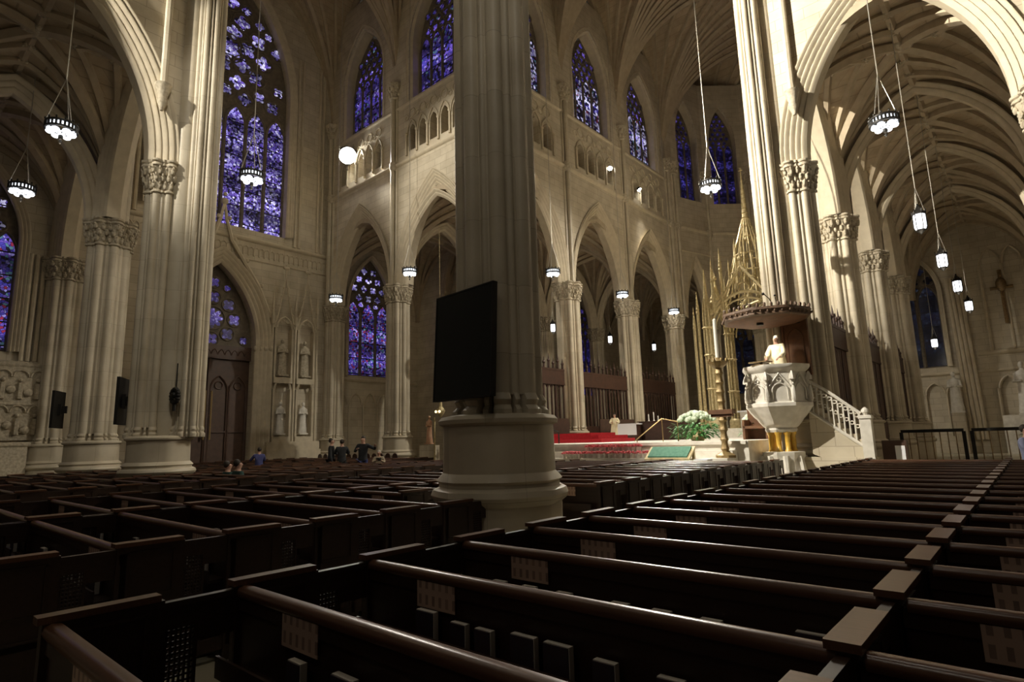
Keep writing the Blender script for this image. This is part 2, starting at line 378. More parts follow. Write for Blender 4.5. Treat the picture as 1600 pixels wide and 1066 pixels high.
H1 = 10.9      # arcade springing (top of capitals)
ZS = 18.4      # string course under the triforium
ZW = 22.3      # clerestory sill
ZV = 23.8      # main vault springing
def arcade_bay(fr, W, name, thick=1.1, hi=True, win=True, wg=None, wt=None, trif=4, lights=4, hw=None, rise=6.1, wall_to=32):
    """one bay: moulded arch, spandrel, triforium and clerestory; frame origin at the left pier, u along the wall"""
    hw = hw or W/2-.24; c = W/2
    mb = MB(); wall_band(mb, fr, 0, W, H1, ZS, [(c, hw-.02, H1, H1, rise)], thick/2-.05, -thick/2+.05)
    if hi:
        ops = []
        tw = (W-2.4)/trif
        for k in range(trif): ops.append((1.2+tw*(k+.5), tw*.5-.16, ZS+.55, ZS+1.65, .55))
        wall_band(mb, fr, 0, W, ZS, ZW-.05, ops, thick/2-.05, -.1, n=5, back=False)
        whw = min(2.0, W/2-1.3)
        wall_band(mb, fr, 0, W, ZW-.05, wall_to, [(c, whw+.25, ZW, 26.0, 3.75)], thick/2-.05, -.3, back=False)
    o = tag(mb.build('wall_'+name, STONE), kind='structure')
    a = MB(); arch_band(a, fr, c, H1, hw, rise, thick, .66, orders=4, amp=.07, inner=.42)
    # hood mould standing off the wall
    arch_band(a, fr, c, H1, hw, rise, thick+.10, .14, orders=1, amp=.04, inner=.85, start=-.13)
    a.build('arch_moulding', RIB, o, 40)
    s = MB(); string(s, fr, 0, W, ZS, thick/2-.05)
    if hi:
        string(s, fr, 0, W, ZW-.2, thick/2-.05, .1)
        # shafts and heads of the triforium arcade, dark gallery behind
        for k in range(trif+1):
            u = 1.2+tw*k
            s.tube([fr.p(u, ZS+.3, thick/2+.02), fr.p(u, ZS+1.6, thick/2+.02)], .07, 6)
            s.ball(fr.p(u, ZS+1.66, thick/2+.02), .12, n=6, m=4)
        for k in range(trif):
            s.tube([fr.p(1.2+tw*(k+.5)+x, ZS+1.65+z, thick/2) for x, z in arcpts(tw*.5-.05, .85, 5)], .05, 5)
            ring(s, fr, 1.2+tw*(k+.5), ZS+2.95, tw*.28, thick/2-.03, .045, 12)
            ring(s, fr, 1.2+tw*k, ZS+2.75, tw*.16, thick/2-.03, .035, 10)
        for x, z in ((0, 0),): arch_band(s, fr, c, 26.0, whw+.5, 4.1, thick-.05, .4, 2, 12, .07, .6, sill=ZW)
    s.build('carved_trim', RIB, o, 40)
    if hi:
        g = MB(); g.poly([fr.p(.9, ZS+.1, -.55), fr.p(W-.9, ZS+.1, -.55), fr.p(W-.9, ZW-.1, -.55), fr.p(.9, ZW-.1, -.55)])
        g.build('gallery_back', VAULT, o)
        if win: window(fr, c, whw+.02, ZW, 26.0, 3.45, lights, -.25, wg, wt, zl=25.6)
    return o
def vault_shaft(fr, u, d, name='trim', top=ZV, z0=H1, r=.13, cap=True):
    mb = MB()
    for du, dd, rr in ((-.24, 0, r*.8), (0, .14, r*1.15), (.24, 0, r*.8)):
        mb.tube([fr.p(u+du, z0, d+dd), fr.p(u+du, top-.8, d+dd)], rr, 8)
    o = trim(mb, PIER, 40)
    k = MB()
    if cap:
        x, y, _ = fr.p(u, 0, d)
        k.lathe([(.30, top-1.0), (.34, top-.92), (.28, top-.85), (.36, top-.5), (.50, top-.12), (.52, top)], (x, y), 16, plan=lambda t: 1+.10*abs(math.sin(4*t)))
        for j in range(2):
            for i in range(10):
                t = 2*PI*(i+.5*j)/10; k.ball((x+(.36+.09*j)*math.cos(t), y+(.36+.09*j)*math.sin(t), top-.66+.32*j), .08, .08, .13, 6, 4)
        k.lathe([(.26, ZS-.35), (.34, ZS-.15), (.34, ZS+.15), (.26, ZS+.3)], (x, y), 12)
        k.build('capital', CARVE, o, 40)
    return o

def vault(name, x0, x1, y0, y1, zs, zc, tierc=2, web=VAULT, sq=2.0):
    cx, cy, a, b = (x0+x1)/2, (y0+y1)/2, (x1-x0)/2, (y1-y0)/2; h = zc-zs
    def prof(t):   # pointed arch height for |t| in 0..1
        t = min(1, abs(t)); R = (1+1.25)/(2*1.0); c = R-1   # hw=1, rise = sqrt(1.25)
        v = math.sqrt(max(0, R*R-(t+c)**2))/math.sqrt(R*R-c*c)
        return v
    def z(x, y): return zs+h*max(prof((x-cx)/a), prof((y-cy)/b))
    n = 16
    mb = MB()
    # denser near the edges where the curve is steep
    T = [math.sin(PI/2*(-1+2*k/n)) for k in range(n+1)]
    idx = [[mb.vert((cx+a*s, cy+b*t, z(cx+a*s, cy+b*t))) for t in T] for s in T]
    for i in range(n):
        for j in range(n):
            A, B, Cc, D = idx[i][j], idx[i+1][j], idx[i+1][j+1], idx[i][j+1]
            if (i < n/2) == (j < n/2): mb.face((A, B, Cc)); mb.face((A, Cc, D))
            else: mb.face((A, B, D)); mb.face((B, Cc, D))
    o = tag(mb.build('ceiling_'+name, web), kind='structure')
    r = MB()
    def rib(p, q, w_=.13):
        w_ *= 1.35
        pts = []
        K = 14
        for k in range(K+1):
            f = 1-math.cos(PI/2*k/K); x = p[0]+(q[0]-p[0])*f; y = p[1]+(q[1]-p[1])*f
            pts.append((x, y, z(x, y)-.09))
        r.tube(pts, w_, 5, cap=False)
    for sx in (-1, 1):
        for sy in (-1, 1):
            c0 = (cx+sx*a, cy+sy*b)
            rib(c0, (cx, cy), .16)
            rib(c0, (cx, cy+sy*b*.999), .17); rib(c0, (cx+sx*a*.999, cy), .17)
            for k in range(1, tierc+1):
                f = k/(tierc+1)
                rib(c0, (cx, cy+sy*b*f), .11); rib(c0, (cx+sx*a*f, cy), .11)
    r.tube([(x0, cy, z(x0, cy)-.05), (cx, cy, zc-.05), (x1, cy, z(x1, cy)-.05)], .14, 5)
    r.tube([(cx, y0, z(cx, y0)-.05), (cx, cy, zc-.05), (cx, y1, z(cx, y1)-.05)], .14, 5)
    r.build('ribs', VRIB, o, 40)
    k = MB(); bosses = [(cx, cy, .42)]
    for f in [i/(tierc+1) for i in range(1, tierc+1)]:
        bosses += [(cx, cy+b*f, .2), (cx, cy-b*f, .2), (cx+a*f, cy, .2), (cx-a*f, cy, .2)]
    for x, y, s in bosses:
        k.ball((x, y, z(x, y)-.1), s, s, s*.5, 10, 5)
        for i in range(8): k.ball((x+s*.8*math.cos(i*PI/4), y+s*.8*math.sin(i*PI/4), z(x, y)-.16), s*.3, n=6, m=4)
    k.build('boss', CARVE, o, 50)
    return o

def plan_fn(R, rot=0):
    """clustered pier cross-section radius at angle t, relative to R"""
    S = [(.80, .20, k*PI/4) for k in range(8)]+[(.79, .085, k*PI/4+PI/8) for k in range(8)]
    def f(t):
        best = .62
        for a, rho, ph in S:
            d = t-ph-rot; s = a*math.sin(d)
            if abs(s) < rho and math.cos(d) > 0: best = max(best, a*math.cos(d)+math.sqrt(rho*rho-s*s))
        return best
    return f
def pier(label, x, y, R=.75, ctop=H1, tall=None, base_c=None, base_r=None, group=None, zb=1.12):
    o = empty('clustered_pier', (x, y, 0), label, 'pier', group)
    off = (x, y, 0); pf = plan_fn(R)
    bx, by = base_c if base_c else (x, y); br = base_r or R*1.22
    octp = lambda t: 1/ max(abs(math.cos((t+PI/8) % (PI/4)-PI/8)), .93) if False else 1/(math.cos(((t) % (PI/4))-PI/8)**.55)
    mb = MB(off)
    mb.lathe([(br*1.02, 0), (br*1.02, zb-.16)], (bx, by), 48, plan=octp)
    mb.lathe([(br*1.02, zb-.17), (br*1.10, zb-.12), (br*1.13, zb-.05), (br*1.10, zb+.02), (br*1.0, zb+.06), (br*.99, zb+.10), (br*1.04, zb+.14), (br*.98, zb+.2), (br*.93, zb+.24), (br*.92, zb+.86)], (bx, by), 48, plan=octp)
    mb.build('plinth', PIER, o, 35)
    mb = MB(off)
    z1 = zb+.86
    mb.lathe([(br*.92, z1), (br*.99, z1+.03), (br*1.0, z1+.08), (br*.95, z1+.13), (br*.8, z1+.15)], (bx, by), 48, plan=octp)
    feet = [(x, y, R)]
    if tall: feet.append((tall[0], tall[1], tall[2]))
    for fx, fy, fr_ in feet:
        mb.lathe([(fr_*1.12, z1+.1), (fr_*1.13, z1+.2), (fr_*1.02, z1+.26), (fr_*1.08, z1+.33), (fr_*1.0, z1+.42), (fr_*.98, z1+.44)], (fx, fy), 96, plan=plan_fn(fr_))
    mb.build('base', PIER, o, 35)
    mb = MB(off); mb.lathe([(R, z1+.4), (R*.985, ctop-1.0)], (x, y), 128, plan=pf); mb.build('shafts', PIER, o, 45)
    # capital: bell, two rows of leaves, moulded abacus
    c = MB(off); h0 = ctop-1.05
    c.lathe([(R*.99, h0-.06), (R*1.09, h0-.03), (R*1.09, h0+.03), (R*.98, h0+.07), (R*1.02, h0+.4), (R*1.16, h0+.78), (R*1.2, h0+.82)], (x, y), 64, plan=pf)
    c.lathe([(R*1.16, h0+.80), (R*1.27, h0+.84), (R*1.27, h0+.9), (R*1.2, h0+.94), (R*1.3, h0+.98), (R*1.3, h0+1.05)], (x, y), 64, plan=pf)
    k = int(22); rnd = random.Random(3)
    for j in range(3):
        for i in range(k):
            t = 2*PI*(i+.5*(j % 2))/k; q = R*(1.03+.07*j)*pf(t); q = max(q, R*.9)
            cxx, cyy = x+q*math.cos(t), y+q*math.sin(t)
            c.ball((cxx, cyy, h0+.2+.24*j+rnd.uniform(-.03, .03)), R*.10, R*.10, .13, 6, 4)
            c.ball((cxx+.05*math.cos(t), cyy+.05*math.sin(t), h0+.29+.24*j), R*.06, R*.06, .06, 5, 4)
    c.build('capital', CARVE, o, 45)
    if tall:
        tx, ty, tr, ttop = tall
        core = MB(off); core.lathe([(.36, z1+.1), (.36, ttop)], ((x+tx)/2, (y+ty)/2), 24); core.build('pier_core', PIER, o, 45)
        t = MB(off); t.lathe([(tr, z1+.4), (tr*.97, ttop)], (tx, ty), 96, plan=plan_fn(tr)); t.build('vault_shafts', PIER, o, 45)
        t = MB(off); t.lathe([(tr*.95, ttop-.9), (tr*1.1, ttop-.86), (tr*1.0, ttop-.8), (tr*1.1, ttop-.5), (tr*1.35, ttop-.1), (tr*1.4, ttop)], (tx, ty), 48, plan=plan_fn(tr)); t.build('upper_capital', CARVE, o, 45)
    return o

# ------------------------------------------------------------------ setting
mb = MB(); mb.box(-34, 30, -32, 52, -.3, 0); tag(mb.build('floor', FLOOR), kind='structure')
PW = 7.3
# crossing piers
pier('tall lit stone pier at left with a wreath on its front', -7.5, -7.6, .56, tall=(-6.75, -6.7, .46, ZV), base_c=(-7.25, -7.3), base_r=.92)
pier('massive grey stone pier in the middle of the photo, black screen hung on it', 7.35, -7.72, .60, tall=(6.72, -7.35, .42, ZV), base_c=(7.3, -7.72), base_r=.80, zb=1.05)
pier('brightly lit stone pier behind the pulpit', 7.65, 7.5, .62, tall=(6.85, 6.95, .50, ZV), base_c=(7.3, 7.3), base_r=1.0)
pier('stone pier mostly hidden behind the big central pier at the choir corner', -7.5, 7.5, .62, tall=(-6.85, 6.95, .5, ZV), base_c=(-7.3, 7.3), base_r=1.0)
# transept and nave piers
pier('clustered stone pier directly left of the tall lit one', -14.5, -7.3, .78)
pier('clustered stone pier at far left beside the carved altar and violet window', -21.5, -7.3, .80)
pier('clustered stone pier between two pointed arches, left of the black screen', -14.5, 7.3, .70)
pier('clustered stone respond in the corner beside the carved niches', -21.6, 7.5, .70)
pier('clustered stone pier on the nave side outside the left edge', -7.3, -14.35, .75)
pier('clustered outer aisle pier outside the left edge', -14.5, -14.35, .75)
names = ['first', 'second', 'third']
for i, yy in enumerate((14.4, 21.4, 28.4)):
    pier('pale choir pier right of the big central pier, %s from it' % names[i], -7.3, yy, .75)
    pier('stone aisle pier at right behind the pulpit pier, %s from it' % names[i], 7.3, yy, .80)
    pier('dim outer aisle pier seen through the choir arches, %s from the crossing' % names[i], -14.5, yy+.0, .62)
pier('stone pier at the top right edge with only its capital showing', 14.5, 7.3, .75)

# walls of the four arms (frames: origin, direction, inward normal)
BX, BY = 7.2, 7.05
for i, (x0) in enumerate((-14.5, -21.7)):
    # east side of the north transept, facing -y
    arcade_bay(Fr((x0, 7.5), (1, 0), (0, -1)), BX, 'transept_east' if i == 0 else 'transept_east_outer', wg=GL_B, trif=5)
    arcade_bay(Fr((x0, -7.5), (1, 0), (0, 1)), BX, 'transept_west' if i == 0 else 'transept_west_outer', wg=GL_B, trif=5, win=False)
arcade_bay(Fr((7.3, 7.5), (1, 0), (0, -1)), BX, 'south_transept_east', wg=GL_B, trif=5)
arcade_bay(Fr((14.5, 7.5), (1, 0), (0, -1)), BX, 'south_transept_outer', wg=GL_B, trif=5)
for i, y0 in enumerate((7.35, 14.4, 21.4)):
    L_ = (7.05, 7.0, 7.0)[i]
    arcade_bay(Fr((-7.5, y0), (0, 1), (1, 0)), L_, 'choir_left_%s' % ('near', 'middle', 'far')[i], wg=GL_C, wt=GL_B, trif=4)
    arcade_bay(Fr((7.5, y0), (0, 1), (-1, 0)), L_, 'choir_right_%s' % ('near', 'middle', 'far')[i], wg=GL_C, wt=GL_B, trif=4, win=(i > 0))
for i, y0 in enumerate((-14.35, -21.4)):
    arcade_bay(Fr((-7.5, y0), (0, 1), (1, 0)), 7.05, 'nave_left_%s' % ('near', 'far')[i], wg=GL_B, win=False)
# apse, five sides
AV = [(-7.45, 28.4), (-7.3, 29.3), (-6.1, 33.2), (-3.3, 35.8), (3.3, 35.8), (6.1, 33.2), (7.3, 29.3), (7.45, 28.4)]
for i in range(7):
    (xa, ya), (xb, yb) = AV[i], AV[i+1]; Lg = math.hypot(xb-xa, yb-ya); u = ((xb-xa)/Lg, (yb-ya)/Lg)
    n = (u[1], -u[0])
    fr = Fr((xa, ya), u, n)
    if i in (0, 6):
        mb = MB(); wall_band(mb, fr, 0, Lg, H1, 32, [], .5, -.5); tag(mb.build('wall_apse_return' + ('_right' if i else ''), STONE), kind='structure')
        continue
    mb = MB(); hw = Lg/2-.45
    wall_band(mb, fr, 0, Lg, H1, ZS, [(Lg/2, hw, H1, H1, 5.4)], .5, -.5)
    wall_band(mb, fr, 0, Lg, ZS, 32, [(Lg/2, Lg/2-.75, 21.0, 26.6, 3.4)], .5, -.3, back=False)
    o = tag(mb.build('wall_apse_%s' % ('', 'left', 'left_inner', 'centre', 'right_inner', 'right')[i], STONE), kind='structure')
    s = MB(); arch_band(s, fr, Lg/2, H1, hw+.05, 5.45, 1.0, .6, 3, amp=.07); string(s, fr, 0, Lg, ZS, .5); string(s, fr, 0, Lg, 15.2+1.2, .5, .08)
    arch_band(s, fr, Lg/2, 26.6, Lg/2-.5, 3.7, .95, .25, 2, 10, .05, .6, sill=21.0)
    s.build('carved_trim', RIB, o, 40)
    window(fr, Lg/2, Lg/2-.74, 21.0, 26.6, 3.2, 3 if i != 3 else 4, -.25, GL_A, zl=26)
for i in (1, 2, 3, 4, 5, 6):
    x, y = AV[i]
    pier('slim apse pier behind the golden altar canopy', x, y, .52, group='piers round the apse') if i not in (1, 6) else None
    k = math.hypot(x, y-29) or 1
    vault_shaft(Fr((x, y), (-(y-29)/k, x/k), (-x/k, -(y-29)/k)), 0, .45, z0=H1)
# vaulting shafts between bays
for yy in (14.4, 21.4, 28.4):
    vault_shaft(Fr((-7.5, yy), (0, 1), (1, 0)), 0, .5); vault_shaft(Fr((7.5, yy), (0, 1), (-1, 0)), 0, .5)
for x in (-14.5, -21.5): vault_shaft(Fr((x, 7.5), (1, 0), (0, -1)), 0, .5)
for x in (-14.5,): vault_shaft(Fr((x, -7.5), (1, 0), (0, 1)), 0, .5)
vault_shaft(Fr((14.5, 7.5), (1, 0), (0, -1)), 0, .5)
vault_shaft(Fr((-7.5, -14.35), (0, 1), (1, 0)), 0, .5)
# small corbel capital and shaft right of the lit pier
mb = MB(); mb.tube([(8.05, 6.85, 13.3), (8.05, 6.85, 23)], .11, 8); mb.tube([(-6.88, -8.05, 13.4), (-6.88, -8.05, 23)], .11, 8)

o = trim(mb, PIER, 40)
mb = MB(); mb.lathe([(.05, 12.5), (.16, 12.8), (.13, 12.95), (.22, 13.25), (.26, 13.4)], (8.05, 6.85), 10); mb.lathe([(.05, 12.5), (.16, 12.8), (.13, 12.95), (.22, 13.25), (.26, 13.4)], (-6.88, -8.05), 10); mb.build('corbel', CARVE, o, 40)

# north transept end wall: great window, string, door, niches
XN = -22.0
fn = Fr((XN, 0), (0, 1), (1, 0))
mb = MB()
wall_band(mb, fn, -7.5, 7.5, 0, 14.4, [(0, 2.35, 0, 7.8, 4.8)], 0, -1.2)
wall_band(mb, fn, -7.5, 7.5, 14.4, 35, [(0, 3.95, 15.0, 24.2, 8.4)], 0, -1.2, n=20)
wall_band(mb, fn, 7.5, 14.9, 0, 17.5, [(10.6, 1.9, 6.4, 11.2, 3.9)], 0, -1.0)
o = tag(mb.build('wall_north_transept', STONE), kind='structure')
s = MB()
string(s, fn, -7.3, 7.3, 14.35, 0, .16); string(s, fn, -7.3, 7.3, 13.1, 0, .05)
arch_band(s, fn, 0, 24.2, 4.35, 8.9, .7, .45, 3, 18, .08, .5, sill=15.0)
arch_band(s, fn, 10.6, 11.2, 2.1, 4.15, .4, .3, 2, 12, .05, .5, sill=6.4)
arch_band(s, fn, 0, 7.8, 3.15, 5.7, .9, .85, 4, 16, .10, .35, sill=0)
# blind arcade of little corbels under the string
for k in range(44):
    y = -7.1+k*.33
    s.tube([fn.p(y+a, 13.72+b, .03) for a, b in arcpts(.15, .2, 3)], .035, 4)
    s.box(XN, XN+.09, y-.19, y-.13, 13.35, 13.75)
# ogee gable over the door with crockets and finial
for sg in (-1, 1):
    P = [(sg*3.1, 9.6), (sg*2.3, 11.4), (sg*1.35, 12.8), (sg*.55, 14.0), (sg*.18, 15.2), (0, 16.3)]
    s.tube([fn.p(a, b, .22) for a, b in P], [.14, .14, .13, .12, .1, .07], 6)
    for k in range(1, 5): s.ball(fn.p(P[k][0]+sg*.14, P[k][1]+.1, .25), .14, n=6, m=4)
s.ball(fn.p(0, 16.3, .22), .22, n=8, m=5); s.ball(fn.p(0, 16.75, .22), .12, n=8, m=5)
# jamb shafts of the door
for k in range(4):
    for sg in (-1, 1):
        s.tube([fn.p(sg*(2.35+.26*k), 0.6, .08+.11*k), fn.p(sg*(2.35+.26*k), 7.4, .08+.11*k)], .09, 8)
        s.ball(fn.p(sg*(2.35+.26*k), 7.6, .08+.11*k), .15, .15, .2, 8, 5)
        s.ball(fn.p(sg*(2.35+.26*k), 0.5, .08+.11*k), .15, .15, .2, 8, 5)
s.build('carved_trim', RIB, o, 40)
# ribs flanking the window (wall shafts)
s = MB()
for y in (4.6, 4.9, 6.2, 6.5, -4.6, -4.9, -6.2): s.tube([fn.p(y, 14.5, .05), fn.p(y, 28, .05)], .1, 8)
s.build('wall_shafts', RIB, o, 40)
big = []
for r, (cnt, rr, a) in enumerate(((1, 0, .62), (6, 1.25, .40), (10, 2.25, .40))):
    for k in range(cnt):
        t = 2*PI*k/max(cnt, 1)+.3*r; big.append((rr*math.cos(t), 26.9+rr*math.sin(t), a*1.5, 4 if r else 6))
for x, z, a in ((-3.0, 23.9, .36), (-1.15, 23.75, .34), (0, 24.0, .3), (1.15, 23.75, .34), (3.0, 23.9, .36), (-2.1, 24.3, .3), (2.1, 24.3, .3), (-3.35, 25.2, .28), (3.35, 25.2, .28), (3.1, 27.9, .3), (-3.1, 27.9, .3), (0, 30.2, .42), (-1.0, 30.0, .26), (1.0, 30.0, .26), (-1.9, 29.4, .26), (1.9, 29.4, .26), (0, 31.2, .25), (-2.5, 28.9, .22), (2.5, 28.9, .22)):
    big.append((x, z, a*1.45, 4))
window(fn, 0, 3.95, 15.0, 24.2, 8.2, 6, -.5, GL_N, GL_Q, zl=21.9, foils=big, label='great violet stained glass window with quatrefoil head above the transept door')
# door with its tympanum of foiled lights
mb = MB(); P = [(-2.35, 7.6)]+[(a, 7.8+b) for a, b in arcpts(2.35, 4.8, 14)]+[(2.35, 7.6)]
mb.prism([fn.p(x, z, -.75) for x, z in P], [fn.p(x, z, -.6) for x, z in P])
WIN[0] += 1; tw_ = tag(mb.build('window_%d' % WIN[0], TRACERY), 'lilac foiled lights over the transept door', 'window', kind='structure')
g = MB(); t = MB(); A = [(0, 9.3, .62, 8)]
for k in range(8): A.append((1.25*math.cos(k*PI/4+PI/8*0), 9.3+1.25*math.sin(k*PI/4), .36, 4))
A += [(0, 11.45, .3, 4), (-.75, 11.2, .2, 3), (.75, 11.2, .2, 3), (1.85, 8.1, .24, 4), (-1.85, 8.1, .24, 4), (0, 8.35-.35, .01, 4)]
for x, z, a, lb in A:
    foil(g, fn, x, z, a, -.598, lb, rot=PI/4 if lb == 4 else 0, n=32); ring(t, fn, x, z, a*1.12, -.57, .04)
g.build('tracery_glass', GL_D, tw_); t.build('mullions', TRACERY, tw_, 50)
mb = MB()
mb.box(XN-.85, XN-.7, -2.35, 2.35, 0, 7.6)
dr = tag(mb.build('door_1', DOORW), 'tall carved wooden transept door with long brass handles', 'door', kind='structure')
mb = MB()
mb.box(XN-.7, XN-.5, -2.35, 2.35, 6.9, 7.7); mb.box(XN-.7, XN-.58, -.06, .06, 0, 6.9)
for k in range(12): mb.tube([(XN-.5, -2.15+k*.39+a, 7.15+b) for a, b in arcpts(.17, .3, 4)], .03, 4)
for sg in (-1, 1):
    for c0 in (.6, 1.7):
        mb.tube([(XN-.66, sg*c0+a, 5.0+b) for a, b in arcpts(.5, .9, 6)], .05, 5)
        for q in (-.5, .5): mb.tube([(XN-.66, sg*c0+q, .4), (XN-.66, sg*c0+q, 5.0)], .05, 5)
        ring(mb, fn, sg*c0, 5.35, .22, -.66, .035)
        for zz in (.4, 2.6): mb.box(XN-.7, XN-.62, sg*c0-.5, sg*c0+.5, zz, zz+.1)
mb.build('door_panels', DOORW, dr, 40)
for sg in (-1, 1):
    mb = MB(); mb.tube([(XN-.5, sg*.17, 2.2), (XN-.5, sg*.17, 5.0)], .05, 8)
    for z in (2.3, 3.6, 4.9): mb.tube([(XN-.7, sg*.17, z), (XN-.5, sg*.17, z)], .03, 6)
    mb.build('door_handle', BRASS, dr, 40)
window(fn, 10.6, 1.9, 6.4, 11.2, 3.9, 3, -.3, GL_L, GL_Q, zl=10.6, label='violet and red three light window in the transept aisle')
# panelling below that window
s = MB()
for k in range(5):
    y = 8.3+k*1.15
    s.tube([fn.p(y+a, 4.4+b, .06) for a, b in arcpts(.5, .8, 5)], .06, 5)
    s.tube([fn.p(y-.52, .8, .06), fn.p(y-.52, 4.4, .06)], .06, 5)
string(s, fn, 7.6, 14.8, 6.1, 0, .14); string(s, fn, 7.6, 14.8, .8, 0, .1)
trim(s, RIB, 40)

# niches with statues right of the door
def statue(name, label, x, y, z, h, matl, rz=0, group=None, arms=True):
    o = empty(name, (x, y, z), label, 'statue', group, rz)
    b = MB(); s = h/1.75
    b.lathe([(.24*s, .0), (.25*s, .06*s), (.22*s, .3*s), (.19*s, .8*s), (.17*s, 1.0*s), (.21*s, 1.3*s), (.20*s, 1.42*s), (.07*s, 1.50*s), (.06*s, 1.56*s)], (0, 0), 16, plan=lambda t: 1+.07*math.cos(7*t), sy=.75)
    b.ball((0, 0, 1.66*s), .09*s, .095*s, .13*s, 10, 7)
    if arms:
        for sg in (-1, 1):
            b.tube([(sg*.18*s, 0, 1.38*s), (sg*.24*s, -.03*s, 1.1*s), (sg*.05*s, -.2*s, 1.12*s)], [.07*s, .065*s, .04*s], 7)
    b.build('figure', matl, o, 60)
    b = MB(); b.box(-.26*s, .26*s, -.2*s, .2*s, -.08*s, .0); b.build('pedestal', matl, o)
    return o
s = MB(); back = MB()
for yc in (3.95, 5.45):
    for z0, z1 in ((2.3, 5.2), (5.9, 9.0)):
        # little gabled niche frames with shadowed recess
        for sg in (-1, 1): s.box(XN, XN+.45, yc+sg*.55-.06, yc+sg*.55+.06, z0-.3, z1)
        s.box(XN, XN+.5, yc-.6, yc+.6, z0-.35, z0)
        A = arcpts(.5, .7, 6)
        s.tube([(XN+.42, yc+a, z1+b) for a, b in A], .07, 5)
        foil_pts = [(yc+.22*math.cos(t), z1+.35+.22*math.sin(t)) for t in (0.5, 1.57, 2.64)]
        for a, b in foil_pts: ring(s, fn, a, b, .13, .4, .035, 8)
    for sg in (-1, 1):
        s.tube([(XN+.4, yc+sg*.66, 9.0), (XN+.4, yc+sg*.3, 10.6), (XN+.4, yc, 12.3)], [.07, .06, .04], 5)
        for k in range(5): s.ball((XN+.42, yc+sg*(.62-.12*k), 9.3+.58*k), .09, n=5, m=4)
    s.tube([(XN+.4, yc, 12.2), (XN+.4, yc, 13.1)], .05, 5); s.ball((XN+.4, yc, 12.9), .12, .24, .12, 6, 4)
for y in (3.2, 4.7, 6.2):
    s.tube([(XN+.4, y, 2.0), (XN+.4, y, 10.2)], .085, 6); s.tube([(XN+.4, y, 10.2), (XN+.4, y, 11.4)], [.12, .01], 5)
    s.tube([(XN+.4, y, 9.2), (XN+.4, y, 9.8)], .13, 6)
s.box(XN, XN+.6, 3.0, 6.45, 1.5, 2.0); s.box(XN, XN+.7, 2.95, 6.5, 0, 1.5)
trim(s, RIB, 40)
for yc, nm in ((3.95, 'left'), (5.45, 'right')):
    statue('statue', 'stone saint standing in the lower %s carved niche beside the door' % nm, XN+.27, yc, 2.5, 1.9, MARBLE, PI/2)
    statue('statue', 'stone saint standing in the upper %s carved niche beside the door' % nm, XN+.27, yc, 6.1, 2.2, CARVE, PI/2)

# transept aisle back wall, chapel wall, choir aisle walls, east ends
mb = MB(); fb = Fr((-22, 14.9), (1, 0), (0, -1))
wall_band(mb, fb, 0, 7.3, 0, 17.5, [], 0, -.8)
tag(mb.build('wall_chapel_back', STONE), kind='structure')
mb = MB(); fo = Fr((-18.2, 14.9), (0, 1), (1, 0))
ops = [(3.0, 1.9, 5.6, 10.8, 3.9), (10.0, 1.9, 5.6, 10.8, 3.9), (17.0, 1.9, 5.6, 10.8, 3.9)]
wall_band(mb, fo, 0, 30.1, 0, 17.5, ops, 0, -.8)
o = tag(mb.build('wall_choir_aisle_left', STONE), kind='structure')
for c_, a_, b_, d_, e_ in ops: window(fo, c_, a_, b_, d_, e_-.1, 3, -.3, GL_A if c_ > 4 else GL_B, zl=10.2)
fe = Fr((-18.2, 45), (1, 0), (0, -1))
mb = MB(); wall_band(mb, fe, 0, 22.5, 0, 17.5, [(10.5, 1.9, 5.6, 10.8, 3.9), (17, 1.9, 5.6, 10.8, 3.9)], 0, -.8); tag(mb.build('wall_ambulatory', STONE), kind='structure')
window(fe, 10.5, 1.9, 5.6, 10.8, 3.8, 3, -.3, GL_E, zl=10.2); window(fe, 17, 1.9, 5.6, 10.8, 3.8, 3, -.3, GL_E, zl=10.2)
# end of the right aisle: dark window, clustered shafts, panelled chapel wall
fs = Fr((4.3, 36.5), (1, 0), (0, -1))
mb = MB(); wall_band(mb, fs, 0, 16, 0, 17.5, [(3.2, 1.35, 5.9, 11.2, 2.9)], 0, -.8); o = tag(mb.build('wall_right_aisle_end', STONE), kind='structure')
window(fs, 3.2, 1.35, 5.9, 11.2, 2.8, 2, -.3, GL_E, zl=10.6, label='dark two light window at the end of the right aisle')
s = MB()
arch_band(s, fs, 3.2, 11.2, 1.6, 3.1, .5, .3, 3, 12, .05, .4, sill=5.9)
string(s, fs, 0, 16, 5.4, 0, .12); string(s, fs, 6.2, 16, 6.6, 0, .18)
for k in range(4): s.tube([fs.p(5.3+.24*k, .9, .2+.1*math.sin(k)), fs.p(5.1+.24*k, 12, .2)], .12, 8)
for k in range(7):
    u = 7.0+k*1.15
    s.tube([fs.p(u, 6.7, .1), fs.p(u, 12.5, .1)], .1, 6)
    s.tube([fs.p(u+.575+a, 12.5+b, .1) for a, b in arcpts(.52, 1.1, 6)], .08, 5)
    s.tube([fs.p(u+.575+a, 4.2+b, .12) for a, b in arcpts(.5, .8, 5)], .08, 5)
    s.tube([fs.p(u, 1.2, .12), fs.p(u, 4.2, .12)], .1, 6)
for k in range(4):
    u = .6+k*1.2
    s.tube([fs.p(u+.6+a, 4.0+b, .08) for a, b in arcpts(.55, .8, 5)], .06, 5)
    s.tube([fs.p(u, 1.2, .08), fs.p(u, 4.0, .08)], .06, 5)
s.build('carved_trim', RIB, o, 40)
mb = MB(); fo2 = Fr((18.2, 7.3), (0, 1), (-1, 0)); wall_band(mb, fo2, 0, 30, 0, 17.5, [(3.5, 1.9, 5.6, 10.8, 3.9), (10.5, 1.9, 5.6, 10.8, 3.9), (17.5, 1.9, 5.6, 10.8, 3.9)], 0, -.8)
tag(mb.build('wall_choir_aisle_right', STONE), kind='structure')
